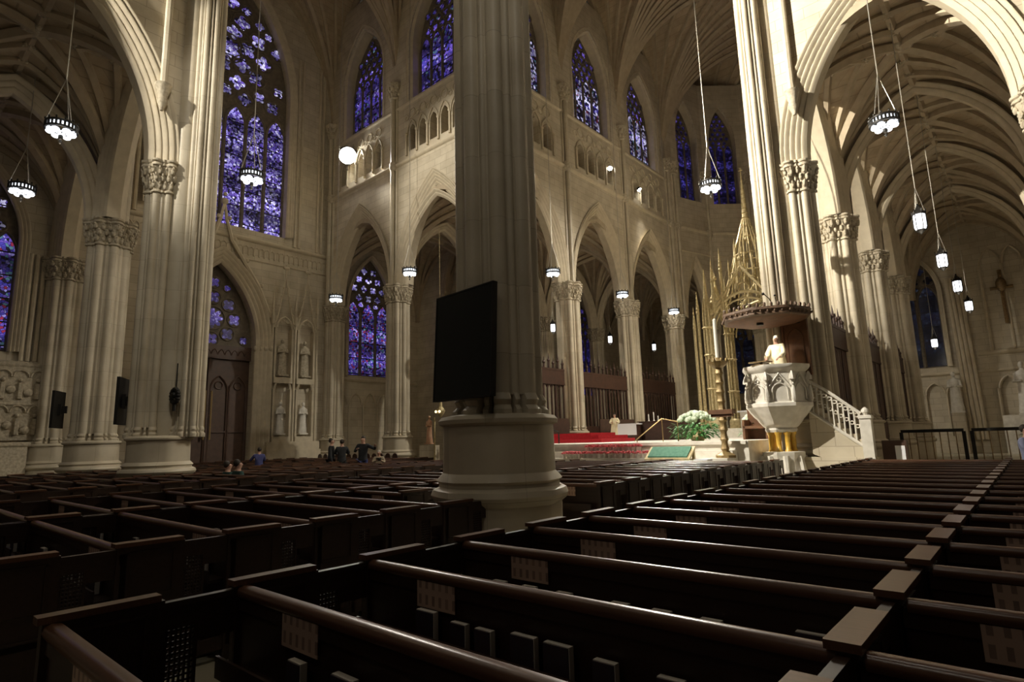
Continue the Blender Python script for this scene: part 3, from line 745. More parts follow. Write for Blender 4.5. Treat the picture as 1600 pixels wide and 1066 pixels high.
for c_ in (3.5, 10.5, 17.5): window(fo2, c_, 1.9, 5.6, 10.8, 3.8, 3, -.3, GL_A, zl=10.2)
# left chapel wall with its window and reredos
fc = Fr((-21.7, -14.6), (0, 1), (1, 0))
mb = MB(); wall_band(mb, fc, -7, 6.8, 0, 17.5, [(3.4, 2.05, 6.3, 11.4, 4.0)], 0, -.8); o = tag(mb.build('wall_left_chapel', STONE), kind='structure')
window(fc, 3.4, 2.05, 6.3, 11.4, 3.9, 4, -.25, GL_L, GL_Q, zl=11.0, label='violet and red chapel window at the far left edge')
s = MB(); arch_band(s, fc, 3.4, 11.4, 2.4, 4.4, .6, .4, 3, 12, .06, .4, sill=6.3)
for k in range(3): s.tube([fc.p(5.9+.25*k, 5.9, .15), fc.p(5.9+.25*k, 11, .15)], .1, 8)
s.build('carved_trim', RIB, o, 40)
s = MB()
string(s, fc, 0, 6.8, 5.7, .25, .18); s.box(-21.7, -21.3, -14, -7.9, 2.3, 5.6); s.box(-21.7, -20.9, -14, -8.2, .0, 2.0); string(s, fc, .6, 6.5, 2.1, .7, .12); string(s, fc, .6, 6.5, 3.9, .4, .07)
rd = random.Random(5)
for k in range(10):
    for j in range(2):
        y = -13.6+k*.62; zz = 2.55+j*1.6
        s.tube([(-21.26, y, zz), (-21.26, y, zz+.7)], .12, 6); s.ball((-21.24, y, zz+.85), .1, n=6, m=4); s.tube([(-21.26, y+a, zz+1.0+b) for a, b in arcpts(.28, .3, 4)], .05, 4)
        s.ball((-21.25, y+.3, zz+rd.uniform(.2, .6)), .14, .2, .2, 6, 4)
trim(s, CARVE, 50)

# vaults
vault('crossing', -7.3, 7.3, -7.3, 7.3, ZV, 34, 3)
vault('transept_near', -14.6, -7.3, -7.3, 7.3, ZV, 33.6, 2); vault('transept_far', -22, -14.6, -7.3, 7.3, ZV, 33.6, 2)
vault('choir_near', -7.3, 7.3, 7.3, 14.4, ZV, 33.6, 3); vault('choir_middle', -7.3, 7.3, 14.4, 21.4, ZV, 33.6, 3); vault('choir_far', -7.3, 7.3, 21.4, 28.4, ZV, 33.6, 3)
vault('apse', -7.3, 7.3, 28.4, 38.4, ZV, 33.6, 3)
vault('nave_near', -7.3, 7.3, -14.35, -7.3, ZV, 33.6, 2); vault('nave_far', -7.3, 7.3, -21.4, -14.35, ZV, 33.6, 2)
vault('south_transept', 7.3, 14.5, -7.3, 7.3, ZV, 33.6, 2)
vault('south_transept_outer', 14.5, 22, -7.3, 7.3, ZV, 33.6, 2)
AZ = H1+.05; AC = 16.08; AR = 15.9
for i, y0 in enumerate((7.35, 14.4, 21.4, 28.4)):
    y1 = (14.4, 21.4, 28.4, 36.5)[i]; nm = ('near', 'middle', 'far', 'end')[i]
    vault('left_choir_aisle_'+nm, -14.5, -7.3, y0, y1, AZ, AC, 2); vault('right_choir_aisle_'+nm, 7.3, 14.5, y0, y1, AZ, AR, 2)
    if i: vault('left_outer_aisle_'+nm, -18.3, -14.5, y0, y1, AZ, AC, 1)
    vault('right_outer_aisle_'+nm, 14.5, 18.3, y0, y1, AZ, AC, 1)
vault('transept_chapel', -21.9, -14.5, 7.35, 14.9, AZ, AC, 2)
vault('left_aisle', -14.5, -7.3, -14.35, -7.3, AZ, AC, 2); vault('left_aisle_west', -14.5, -7.3, -21.4, -14.35, AZ, AC, 2)
vault('left_chapel', -21.7, -14.5, -14.35, -7.3, AZ, AC, 2); vault('left_chapel_west', -21.7, -14.5, -21.4, -14.35, AZ, AC, 2)
vault('ambulatory', -18.2, -7.3, 36.5, 45, AZ, AC, 1); vault('ambulatory_centre', -7.3, 4.3, 37, 45, AZ, AC, 1)
# arches across the aisles between outer piers
s = MB()
for y0 in (14.4, 21.4): arch_band(s, Fr((-14.5, y0), (0, 1), (1, 0)), 3.5, H1, 3.2, 5.0, .9, .6, 3)
for y0 in (7.35, 14.4, 21.4, 28.4): arch_band(s, Fr((-14.5, y0), (1, 0), (0, -1)), 3.6, H1, 3.3, 5.0, .7, .35, 2); arch_band(s, Fr((7.3, y0+.01), (1, 0), (0, -1)), 3.6, H1, 3.3, 5.0, .7, .35, 2) if y0 > 8 else None
for y0 in (-14.35, -7.4): arch_band(s, Fr((-14.5, y0), (0, 1), (1, 0)), 3.5, H1, 3.2, 4.9, .9, .6, 3) if y0 < -8 else None
arch_band(s, Fr((-14.5, 7.3), (0, 1), (1, 0)), 3.6, H1, 3.3, 4.9, .9, .5, 3)
trim(s, RIB, 40)

# ------------------------------------------------------------------ pews
PITCH = .807; Y0 = -12.33
pew_meshes = {}
def pew_parts(L, ends=(True, True)):
    """meshes of one pew, origin at its left end under the back; x along the pew, +y towards the seat"""
    key = (round(L, 2), ends)
    if key in pew_meshes: return pew_meshes[key]
    P = []
    b = MB(); b.box(0, L, .0, .035, .12, .95)
    b.box(0, L, -.012, .0, .88, .95); b.box(0, L, -.012, .0, .12, .22)
    P.append(('backrest', b.mesh('backrest', WOOD), None))
    b = MB(); pr = [(-.022, .945), (-.03, .965), (-.022, .99), (.0, 1.0), (.035, .995), (.042, .97), (.035, .945)]
    r0 = [(.02, y, z) for y, z in pr]; r1 = [(L-.02, y, z) for y, z in pr]; b.prism(r0, r1)
    P.append(('top_rail', b.mesh('top_rail', RAILW, 50), 'brown polished rail along the top'))
    b = MB(); b.box(0, L, .04, .46, .42, .46); b.box(0, L, .38, .42, .1, .42)
    P.append(('seat', b.mesh('seat', WOOD), None))
    b = MB(); b.box(.1, L-.1, -.13, -.0, .60, .625); b.box(.1, L-.1, -.14, -.125, .60, .70)
    P.append(('book_rack', b.mesh('book_rack', WOOD), None))
    b = MB(); b.box(.15, L-.15, -.30, -.15, .15, .21)
    for x in (.25, L/2, L-.25): b.box(x-.03, x+.03, -.28, -.02, .02, .15)
    P.append(('kneeler', b.mesh('kneeler', WOOD), None))
    for k, x in enumerate((0, L-.055)):
        if not ends[k]: continue
        b = MB(); b.box(x, x+.055, -.03, .44, 0, 1.0)
        for z0 in (.15, .62):
            b.box(x-.008, x+.063, .04, .37, z0, z0+.015); b.box(x-.008, x+.063, .04, .37, z0+.32, z0+.335)
            b.box(x-.008, x+.063, .04, .055, z0, z0+.33); b.box(x-.008, x+.063, .355, .37, z0, z0+.33)
        P.append(('end_panel', b.mesh('end_panel', WOOD), None))
        wd = .012 if k == 0 or not ends[0] or L > 3.5 else .03
        b = MB(); b.box(x-wd, x+.055+wd, -.05, .42, 1.0, 1.03); P.append(('end_cap', b.mesh('end_cap', RAILW), 'brown polished cap on the end panel'))
        # lattice vent panel with a gap beside it, low rail over both
        b = MB()
        b.box(x+.005, x+.05, .42, .80, .955, .985); b.box(x+.01, x+.045, .60, .80, .78, .955); b.box(x+.01, x+.045, .44, .60, .86, .955)
        b.box(x+.01, x+.045, .44, .80, .09, .19); b.box(x+.01, x+.045, .44, .60, .19, .57); b.box(x+.01, x+.045, .585, .60, .57, .86); b.box(x+.01, x+.045, .44, .452, .57, .86)
        b.box(x+.01, x+.045, .775, .80, 0, .78); b.box(x+.01, x+.045, .44, .47, 0, .2)
        for i in range(6):
            yy = .462+i*.022; b.box(x+.02, x+.035, yy-.004, yy+.004, .57, .86)
        for i in range(11):
            zz = .585+i*.026; b.box(x+.022, x+.033, .452, .585, zz-.005, zz+.005)
        P.append(('lattice_panel', b.mesh('lattice_panel', WOOD), None))
    pew_meshes[key] = P
    return P
def notice_mesh(): b = MB(); b.box(0, .31, -.004, 0, 0, .14); return b.mesh('paper_notice', PAPER)
NM = notice_mesh()
def make_pew(x, y, L, ends, notice, label, group=None):
    o = empty('pew', (x, y, 0), label, 'pew', group)
    for nm, me, lb in pew_parts(L, ends):
        c = bpy.data.objects.new(nm, me); C.objects.link(c); c.parent = o
        if lb: c['label'] = lb
        if nm == 'backrest': back = c
        if nm == 'end_panel': panel = c
        if nm == 'end_cap': c.parent = panel
    if notice is not None:
        c = bpy.data.objects.new('paper_notice', NM); C.objects.link(c); c.parent = back; c.location = (notice, -.014, .80); c['label'] = 'pale paper notice with rows of small marks'
    return o
ORD = ['first', 'second', 'third', 'fourth', 'fifth', 'sixth', 'seventh', 'eighth', 'ninth', 'tenth', 'eleventh', 'twelfth', 'thirteenth', 'fourteenth', 'fifteenth', 'sixteenth', 'seventeenth', 'eighteenth', 'nineteenth', 'twentieth', 'twenty first', 'twenty second', 'twenty third', 'twenty fourth', 'twenty fifth']
def block(x0, x1, ka, kb, ends, notice, where, short=None, group=None, far=12):
    n = 0
    for k in range(ka, kb):
        y = Y0+PITCH*k; a, b = x0, x1
        if short and short(y): a, b = short(y)
        if n < far: lb = 'dark wooden pew %s, %s row from the bottom' % (where, ORD[n]); g = None
        else: lb = 'dark wooden pew in the distant rows %s' % where; g = 'distant pews '+where
        make_pew(a, y, b-a, ends, (notice if notice is None or notice >= 0 else b-a+notice), lb, g or group); n += 1
block(9.66, 12.40, -1, 20, (True, True), .52, 'right of the central pier')
block(12.41, 16.2, -1, 20, (False, True), .26, 'at the right edge')
near_pier = lambda y: (4.66, 5.95) if -8.7 < y < -6.3 else None
block(4.66, 7.72, -2, 19, (True, True), -.78, 'left of the central pier', near_pier)
block(1.3, 4.60, -1, 19, (True, True), .6, 'of the inner left block')
block(-4.6, -1.3, -1, 18, (True, True), .6, 'across the centre aisle')
block(-7.8, -4.66, -1, 18, (True, True), -.7, 'before the tall lit left pier', lambda y: (-5.95, -4.66) if -8.9 < y < -5.9 else None)
block(-13.2, -9.2, -1, 22, (True, True), .7, 'behind the tall lit left pier')
block(-20.4, -15.8, 7, 22, (True, True), .7, 'before the great door')

# hymnals standing in the racks of the nearest rows
def hymnal(loc, w_, h_, label, group):
    o = empty('hymnal', loc, label, 'book', group)
    b = MB(); b.box(-w_/2, w_/2, -.0, .045, 0, h_); bp = MB(); bp.box(-w_/2-.0, w_/2+.004, .006, .038, .004, h_+.004)
    b.build('book_cover', BOOK, o); bp.build('page_block', PAGES, o)
    return o
rb = random.Random(11)
spots = {0: [10.38, 10.75, 11.05, 11.4, 11.9], 1: [10.30, 10.56, 10.74, 11.0, 11.2, 11.45, 11.75, 12.0]}
protos = []
def book_copy(x, k, lean, where):
    loc = (x, Y0+PITCH*k-.07, .627)
    lb = 'hymnal standing in the rack on the pew back %s' % where; g = 'hymnals '+where
    wv = rb.randrange(2)
    if len(protos) < 2: protos.append(hymnal(loc, (.105, .14)[len(protos)], (.15, .17)[len(protos)], lb, g)); return
    copy_tree(protos[wv], loc, lean, lb, g)
for k in range(0, 5):
    xs = spots.get(k) or [10.0+rb.uniform(.2, .35)*i+.1 for i in range(7)]
    for x in xs: book_copy(x, k, 0, '%s row right of the central pier' % ORD[k])
for k in range(-1, 6):
    for i in range(6): book_copy(7.3-.34*i-rb.uniform(0, .12), k, 0, '%s row left of the central pier' % ORD[k+1])
for k in range(0, 5):
    for i in range(5): book_copy(4.2-.42*i-rb.uniform(0, .1), k, 0, '%s row of the inner left block' % ORD[k])

# ------------------------------------------------------------------ lamps
def ring_lamp(loc, top, label, e=16):
    """iron crown with glowing slots, bowls beneath, three chains to one rod"""
    x, y, z = loc
    o = empty('ring_chandelier', loc, label, 'chandelier', 'crown shaped chandeliers')
    b = MB()
    for zz in (.20, .02):
        b.lathe([(.37, zz-.03), (.42, zz-.03), (.43, zz), (.42, zz+.03), (.37, zz+.03)], (0, 0), 24, cap=False)
    for k in range(24):
        t = 2*PI*k/24; b.tube([(.40*math.cos(t), .40*math.sin(t), .02), (.40*math.cos(t), .40*math.sin(t), .20)], .030, 4)
    for k in range(12):
        t = 2*PI*k/12; b.ball((.41*math.cos(t), .41*math.sin(t), .27), .03, .03, .05, 5, 4)
    for k in range(6):
        t = PI*k/3; b.tube([(.38*math.cos(t), .38*math.sin(t), 0), (0, 0, -.12)], .014, 4)
    b.ball((0, 0, -.2), .07, .07, .1, 8, 5); b.ball((0, 0, -.36), .04, .04, .06, 6, 4)
    b.build('crown', IRON, o, 50)
    g = MB(); g.lathe([(.375, .03), (.375, .19)], (0, 0), 24, cap=False)
    for k in range(6):
        t = PI*k/3+.3; g.ball((.27*math.cos(t), .27*math.sin(t), -.07), .115, .115, .075, 10, 6)
    g.ball((0, 0, -.08), .09, .09, .07, 8, 5)
    g.build('lamp_bowls', LAMPGLASS, o, 60)
    c = MB()
    for k in range(3):
        t = 2*PI*k/3+.4; c.tube([(.4*math.cos(t), .4*math.sin(t), .22), (0, 0, 1.75)], .014, 4)
    c.tube([(0, 0, 1.7), (0, 0, top-z)], .018, 5)
    c.build('hanging_rod', STEEL, o)
    l = light('lamp_light', 'POINT', (0, 0, -.45), e, (1, .9, .75), size=.2); l.parent = o
    return o
def lantern(loc, top, label, e=12):
    x, y, z = loc
    o = empty('hanging_lantern', loc, label, 'lantern', 'six sided hanging lanterns')
    g = MB(); g.lathe([(.13, -.28), (.17, -.18), (.17, .22), (.15, .27)], (0, 0), 6); g.build('lantern_glass', LAMPDIM, o)
    b = MB()
    for k in range(6):
        t = PI*k/3; b.tube([(.145*math.cos(t), .145*math.sin(t), -.3), (.185*math.cos(t), .185*math.sin(t), -.18), (.185*math.cos(t), .185*math.sin(t), .25), (.20*math.cos(t), .20*math.sin(t), .42)], .014, 4)
    b.lathe([(.2, .25), (.21, .30), (.12, .42), (.04, .55), (.03, .62)], (0, 0), 6); b.lathe([(.02, -.42), (.05, -.38), (.14, -.30), (.15, -.27)], (0, 0), 6)
    b.build('lantern_frame', IRON, o)
    c = MB()
    for k in range(3):
        t = 2*PI*k/3; c.tube([(.17*math.cos(t), .17*math.sin(t), .35), (0, 0, 1.2)], .01, 4)
    c.tube([(0, 0, .5), (0, 0, top-z)], .014, 5); c.build('hanging_rod', STEEL, o)
    l = light('lamp_light', 'POINT', (0, 0, -.6), e, (1, .9, .75), size=.15); l.parent = o
    return o
for loc, top, lb in (
 ((-8.0, -10.35, 11.3), 16.6, 'crown chandelier in the nearest arch at upper left, the largest one there'),
 ((-14.1, -10.3, 11.3), 15.9, 'crown chandelier at the far left edge, lower than its neighbour'),
 ((-7.2, -4.9, 11.3), 31.5, 'crown chandelier hanging in front of the great stained window'),
 ((-17.5, 5.0, 10.3), 30.5, 'small crown chandelier beside the corner respond above the aisle window'),
 ((-12.3, 6.4, 11.1), 30.0, 'small crown chandelier just right of the capital left of the black screen'),
 ((-6.5, 12.0, 10.95), 32.5, 'crown chandelier just right of the central pier'),
 ((-6.5, 19.5, 10.95), 30, 'crown chandelier before the second choir capital right of the central pier'),
 ((-6.5, 26.9, 10.9), 30, 'crown chandelier before the third choir capital right of the central pier'),
 ((4.5, 7.9, 11.3), 31, 'crown chandelier on three chains left of the lit pulpit pier'),
 ((10.55, 7.0, 11.2), 30, 'crown chandelier in the large arch at upper right')): ring_lamp(loc, top, lb)
for loc, top, lb in (  # unseen chandeliers added to brighten the near pews and pier
 ((10.9, -10.9, 11.3), 15.9, 'added unseen crown chandelier over the pews, above the right of the central pier'),
 ((10.9, -17.5, 11.3), 15.9, 'added unseen crown chandelier over the nearest pews, behind the photo')): ring_lamp(loc, top, lb, 130)
for loc, top, lb in (
 ((10.9, 9.0, 8.42), 15.7, 'hanging lantern in the right aisle, the largest and nearest'),
 ((10.9, 15.0, 8.38), 15.7, 'hanging lantern in the right aisle, second from the largest'),
 ((10.9, 21.1, 8.42), 15.7, 'hanging lantern in the right aisle, third from the largest'),
 ((10.9, 27.4, 8.42), 15.7, 'hanging lantern in the right aisle, the farthest of the row'),
 ((8.56, 33.0, 7.2), 15.8, 'low hanging lantern in front of the dark window at right'),
 ((-10.9, 17.6, 9.15), 15.85, 'hanging lantern seen beside the first choir pier right of the central pier'),
 ((-10.9, 24.8, 9.15), 15.85, 'hanging lantern seen through the second choir arch'),
 ((-10.9, 31.8, 9.25), 15.85, 'hanging lantern seen through the third choir arch')): lantern(loc, top, lb)

# floodlights at triforium height, the unseen ones added
def flood(loc, aim, watts, ang, label, r=.2):
    o = empty('flood_lamp', loc, label, 'lamp')
    d = (Vector(aim)-Vector(loc)).normalized(); q = d.to_track_quat('Z', 'Y').to_matrix()
    def T(p): return q @ Vector(p)
    def lathe(prof, n=20):
        m_ = MB(); rows = [[T((a*math.cos(2*PI*k/n), a*math.sin(2*PI*k/n), z)) for k in range(n)] for a, z in prof]
        ix = m_.grid(rows, closed=True); m_.face(ix[0]); m_.face(ix[-1]); return m_
    h = lathe([(r*.5, -r*1.6), (r*.9, -r*1.3), (r, -.08), (r*1.1, -.04)]); 
    h.tube([(0, 0, -.02), (0, 0, -r*1.9)], .03, 6); h.build('lamp_housing', IRON, o)
    lathe([(r*1.0, -.035), (r*.9, -.01), (r*.3, 0)]).build('lamp_lens', FLOODGLASS, o)
    l = light('lamp_light', 'SPOT', d*.06, watts, (1, .93, .80), target=None, angle=ang, size=.12, blend=.7); l.rotation_euler = d.to_track_quat('-Z', 'Y').to_euler(); l.parent = o
    return o
for a in FLOODS: flood(a[0], a[1], a[2], a[3], a[4], a[5])
for p_, e_ in FILLS: light('fill_light', 'POINT', p_, e_, size=1.2)  # bare points added under the vaults as ambient fill

# ------------------------------------------------------------------ television screens
def tv(c, d, w_, h, label, lean=0.0):
    """c: lower middle of the panel; d: direction along its width"""
    d = Vector((d[0], d[1], 0)).normalized(); n = Vector((d.y, -d.x, 0)); up = (Vector((0, 0, 1))-n*lean).normalized()
    o = empty('television_screen', c, label, 'screen')
    def bx(u0, u1, v0, v1, t0, t1, m_):
        P = [d*u+up*v+n*t for u, v, t in ((u0, v0, t0), (u1, v0, t0), (u1, v0, t1), (u0, v0, t1), (u0, v1, t0), (u1, v1, t0), (u1, v1, t1), (u0, v1, t1))]
        i = [m_.vert(p) for p in P]
        for q in ((3, 2, 1, 0), (4, 5, 6, 7), (0, 1, 5, 4), (1, 2, 6, 5), (2, 3, 7, 6), (3, 0, 4, 7)): m_.face([i[k] for k in q])
    b = MB(); bx(-w_/2, w_/2, 0, h, -.07, -.0, b); bx(-w_/2, w_/2, 0, .02, 0, .012, b); bx(-w_/2, w_/2, h-.02, h, 0, .012, b); bx(-w_/2, -w_/2+.02, 0, h, 0, .012, b); bx(w_/2-.02, w_/2, 0, h, 0, .012, b)
    b.build('screen_frame', IRON, o)
    b = MB(); bx(-w_/2+.02, w_/2-.02, .02, h-.02, 0, .006, b); b.build('screen_panel', SCREEN, o)
    b = MB(); bx(-.12, .12, h*.35, h*.65, -.16, -.07, b); bx(-.04, .04, h*.4, h*.6, -.32, -.16, b); b.build('wall_bracket', IRON, o)
tv((7.28, -8.42, 2.26), (1.24, -.12), 1.24, 1.5, 'large black television screen hung on the central pier', .05)
tv((-8.25, -8.15, 2.5), (.86, -.51), .95, 1.45, 'black screen seen nearly edge on beside the tall lit pier')
tv((-14.1, -8.6, 2.6), (.86, -.51), 1.0, 1.35, 'black screen between the two piers at far left')
b = MB()
for k in range(14):
    t = 2*PI*k/14; b.ball((-6.42+.16*math.cos(t)*.96, -7.24+.04*math.cos(t), 3.3+.2*math.sin(t)), .075, .075, .075, 6, 4)
b.tube([(-6.44, -7.22, 3.4), (-6.46, -7.2, 4.3)], .02, 5); b.tube([(-6.42, -7.24, 2.85), (-6.42, -7.24, 3.2)], .05, 6); b.ball((-6.42, -7.26, 3.32), .10, n=8, m=5)
tag(b.build('wreath', IRON, None, 60), 'dark hanging wreath on the front of the tall lit pier at left', 'wreath')

# ------------------------------------------------------------------ sanctuary platform and furniture
b = MB(); b.box(-6.3, 6.25, 4.6, 30, 0, 1.5); b.box(-6.3, 6.2, 4.5, 4.6, 1.40, 1.5)
trim(b, MARBLE, label='white marble sanctuary platform')
b = MB(); b.box(-6.3, 5.9, 3.75, 4.6, 0, 1.0); b.box(-6.3, 5.9, 4.2, 4.6, 1.0, 1.22); trim(b, MARBLE, label='lower marble step before the sanctuary')
b = MB(); b.box(-6.2, -1.9, 9.0, 12, 1.5, 1.66); b.box(-6.2, -2.3, 9.4, 12, 1.66, 1.82); b.box(-6.2, -3.0, 9.8, 12, 1.82, 1.95)
tag(b.build('carpeted_steps', RED), 'red carpeted steps beside the central pier', 'steps')
b = MB(); b.box(-6.0, 5.9, 20, 29.5, 1.5, 1.8); b.box(-4.2, 4.2, 22, 28.5, 1.8, 2.05); trim(b, MARBLE)

# golden altar canopy with its openwork spire
o = empty('altar_canopy', (0, 25, 2.05), 'tall gilded bronze altar canopy with pinnacles and open spire', 'altar canopy')
off = (0, 25, 2.05)
HX, HY = 2.45, 1.75
for sx in (-1, 1):
    for sy in (-1, 1):
        m_ = MB(off); cx, cy = sx*HX, 25+sy*HY
        m_.lathe([(.5, 2.05), (.5, 2.6), (.36, 2.75)], (cx, cy), 8)
        for k in range(8):
            t = k*PI/4; m_.tube([(cx+.28*math.cos(t), cy+.28*math.sin(t), 2.7), (cx+.27*math.cos(t), cy+.27*math.sin(t), 9.4), (cx+.2*math.cos(t), cy+.2*math.sin(t), 10.6)], [.09, .08, .02], 5)
        for zz in (4.6, 6.8, 8.6): m_.lathe([(.3, zz-.1), (.42, zz), (.3, zz+.1)], (cx, cy), 12)
        m_.lathe([(.22, 2.7), (.2, 9.0), (.16, 10.6), (.02, 12.6)], (cx, cy), 8)
        for k in range(10): m_.ball((cx, cy, 10.5+.2*k), .16-.013*k, n=6, m=4)
        m_.build('canopy_leg', GOLD, o, 50)
g = MB(off)
def gable(p0, p1, zb, zt, n=(0, 0)):
    p0, p1 = Vector(p0), Vector(p1); mid = (p0+p1)/2; u = (p1-p0); Lh = u.length/2; u.normalize()
    def P(a, z): return (mid.x+u.x*a, mid.y+u.y*a, z)
    for sg in (-1, 1):
        g.tube([P(sg*Lh, zb), P(sg*Lh*.5, zb+(zt-zb)*.45), P(0, zt)], .11, 5)
        for k in range(1, 7): g.ball(P(sg*Lh*(1-k/7), zb+(zt-zb)*k/7*(.9+.1*k/7)+.12), .13, n=6, m=4)
    for hw, rs, r in ((Lh-.25, (zt-zb)*.75, .1), (Lh-.5, (zt-zb)*.6, .06)):
        g.tube([P(a, zb-.9+z) for a, z in arcpts(hw, rs, 8)], r, 5)
    for k in range(-3, 4):
        a = k*Lh/4; top = zt-(abs(a)/Lh)*(zt-zb)*1.05; g.tube([P(a, zb+.5*(zt-zb)*(1-abs(a)/Lh)), P(a, top)], .035, 4)
    for zz, rr in ((.55, .32), (.3, .2)): 
        c = zb+(zt-zb)*zz
        g.tube([P(rr*math.cos(t*PI/6), c+rr*math.sin(t*PI/6)) for t in range(13)], .045, 4)
    g.tube([P(0, zt), P(0, zt+.9)], [.08, .02], 5); g.ball(P(0, zt+.5), .16, n=6, m=4)
gable((-HX, 25-HY), (HX, 25-HY), 9.2, 12.3); gable((-HX, 25+HY), (HX, 25+HY), 9.2, 12.3); gable((-HX, 25-HY), (-HX, 25+HY), 9.2, 11.8); gable((HX, 25-HY), (HX, 25+HY), 9.2, 11.8)
g.build('canopy_gables', GOLD, o, 50)
g = MB(off)
for k in range(16):
    t = k*PI/8
    g.tube([(1.9*math.cos(t), 25+1.35*math.sin(t), 10.4), (1.15*math.cos(t), 25+.95*math.sin(t), 12.6), (.72*math.cos(t), 25+.7*math.sin(t), 14.2), (.22*math.cos(t), 25+.22*math.sin(t), 15.9)], [.07, .06, .05, .03], 4)
    h = 13.3 if k % 2 else 14.6; r = 1.35 if k % 2 else .95
    g.tube([(r*math.cos(t), 25+r*.85*math.sin(t), 11.4), (r*math.cos(t), 25+r*.85*math.sin(t), h-.7), (r*math.cos(t), 25+r*.85*math.sin(t), h)], [.07, .06, .01], 5)
for zz, r in ((12.2, 1.3), (13.4, .95), (14.6, .6), (15.4, .36)): g.tube([(r*math.cos(t*PI/8), 25+r*.85*math.sin(t*PI/8), zz) for t in range(17)], .06, 4)
g.lathe([(.2, 14.5), (.26, 15.8), (.2, 16), (.17, 17), (.1, 18.2), (.03, 19.2)], (0, 25), 8)
for k in range(9): g.lathe([(.03, 15.9+.33*k), (.27-.022*k, 16+.33*k), (.03, 16.1+.33*k)], (0, 25), 8)
g.tube([(0, 25, 19.1), (0, 25, 19.6)], .04, 4); g.tube([(-.14, 25, 19.42), (.14, 25, 19.42)], .035, 4)
g.build('canopy_spire', GOLD, o, 50)
for k, (xx, zt) in enumerate(((-3.35, 10.2), (-3.05, 11.2), (-1.9, 13.2), (-1.3, 13.8), (1.3, 13.8), (1.9, 13.2))):
    g = MB(off); g.tube([(xx, 23.2, 2.3 if k < 2 else 9.5), (xx, 23.2, zt-1.2), (xx, 23.2, zt)], [.12, .10, .01], 6)
    for j in range(5): g.ball((xx, 23.2, zt-1.5+.25*j), .15-.02*j, n=6, m=4)
    g.build('pinnacle', GOLD, o, 50)
# high altar under the canopy
o = empty('high_altar', (0, 25.6, 2.05), 'marble high altar under the golden canopy', 'altar'); m_ = MB((0, 25.6, 2.05))
m_.box(-1.6, 1.6, 25.2, 26.1, 2.05, 3.1); m_.build('altar_body', MARBLE, o); m_ = MB((0, 25.6, 2.05)); m_.box(-1.75, 1.75, 25.1, 26.2, 3.1, 3.2); m_.build('altar_top', CLOTH, o)

# choir screens
def screen(x, y0, y1, label, solid, z0=1.3, z1=5.6):
    o = empty('choir_screen', (x, (y0+y1)/2, z0), label, 'screen'); off = (x, (y0+y1)/2, z0)
    m_ = MB(off); m_.box(x-.09, x+.09, y0, y1, z0, z0+1.1); m_.box(x-.12, x+.12, y0, y1, z1-.75, z1); m_.box(x-.14, x+.14, y0, y1, z1-.06, z1+.06); m_.box(x-.14, x+.14, y0, y1, z1-.85, z1-.75)
    if solid: m_.box(x-.03, x+.03, y0, y1, z0+1.1, z1-.7)
    m_.build('screen_frame', OAK, o)
    n = int((y1-y0)/.36); m_ = MB(off)
    for k in range(n+1):
        y = y0+(y1-y0)*k/n
        m_.tube([(x, y, z0+1.0), (x, y, z1-.7)], .055 if k % 3 else .09, 5)
        if k < n: m_.tube([(x, y+(y1-y0)/n*.5+a, z1-1.25+b) for a, b in arcpts((y1-y0)/n*.5, .4, 4)], .035, 4)
    m_.build('screen_bars', OAK, o, 50)
    m_ = MB(off); n = int((y1-y0)/.42)
    for k in range(n+1):
        y = y0+(y1-y0)*k/n; h = .95 if k % 2 else .7
        m_.tube([(x, y, z1), (x, y, z1+h*.5), (x, y, z1+h)], [.07, .06, .008], 5); m_.ball((x, y, z1+h*.55), .1, n=6, m=4)
    m_.build('cresting', OAK, o, 50)
nm3 = ('first', 'second', 'third')
for k, (a, b) in enumerate(((8.4, 13.6), (15.2, 20.6), (22.2, 27.6))):
    screen(-7.3, a, b, 'dark carved wooden screen in the %s choir arch right of the central pier' % nm3[k], False)
    screen(7.3, a, b, 'dark carved wooden screen in the %s gap behind the pulpit pier' % nm3[k], True, 1.0, 5.8)
# aisle side iron and stone rail bases under the screens
b = MB()
for a, c_ in ((8.4, 13.6), (15.2, 20.6), (22.2, 27.6)):
    b.box(-7.6, -6.9, a, c_, 0, 1.3); b.box(6.9, 7.6, a, c_, 0, 1.0)
trim(b, STONE)

# pulpit
PX, PY = 6.9, 5.72
octa = lambda t: 1/math.cos((t % (PI/4))-PI/8)*.98
o = empty('pulpit', (PX, PY, 0), 'carved white marble pulpit on yellow columns before the lit pier', 'pulpit'); off = (PX, PY, 0)
m_ = MB(off); m_.lathe([(.78, 0), (.78, .18), (.70, .22), (.70, .42), (.62, .46), (.55, .9), (.60, 1.0), (.60, 1.12), (.4, 1.14)], (PX, PY), 32, plan=octa)
for k in range(8):
    t = k*PI/4+PI/8; cx, cy = PX+.72*math.cos(t), PY+.72*math.sin(t)
    m_.tube([(cx, cy, .1), (PX+.66*math.cos(t), PY+.66*math.sin(t), .55), (PX+.58*math.cos(t), PY+.58*math.sin(t), 1.0)], [.11, .07, .09], 6)
m_.build('pulpit_base', MARBLE, o, 40)
for k in range(8):
    t = k*PI/4; cx, cy = PX+.33*math.cos(t), PY+.33*math.sin(t)
    m_ = MB(off); m_.lathe([(.11, 1.12), (.11, 1.17), (.08, 1.2), (.08, 1.62), (.11, 1.66), (.12, 1.75)], (cx, cy), 10); m_.build('column', YMARB, o, 50)
m_ = MB(off); m_.lathe([(.16, 1.1), (.16, 1.75)], (PX, PY), 12); m_.lathe([(.42, 1.72), (.46, 1.8), (.44, 1.86), (.50, 1.9), (.62, 2.05), (.66, 2.12), (.74, 2.2), (.86, 2.36), (.92, 2.46), (.96, 2.5), (.96, 2.6), (.88, 2.64)], (PX, PY), 32, plan=octa)
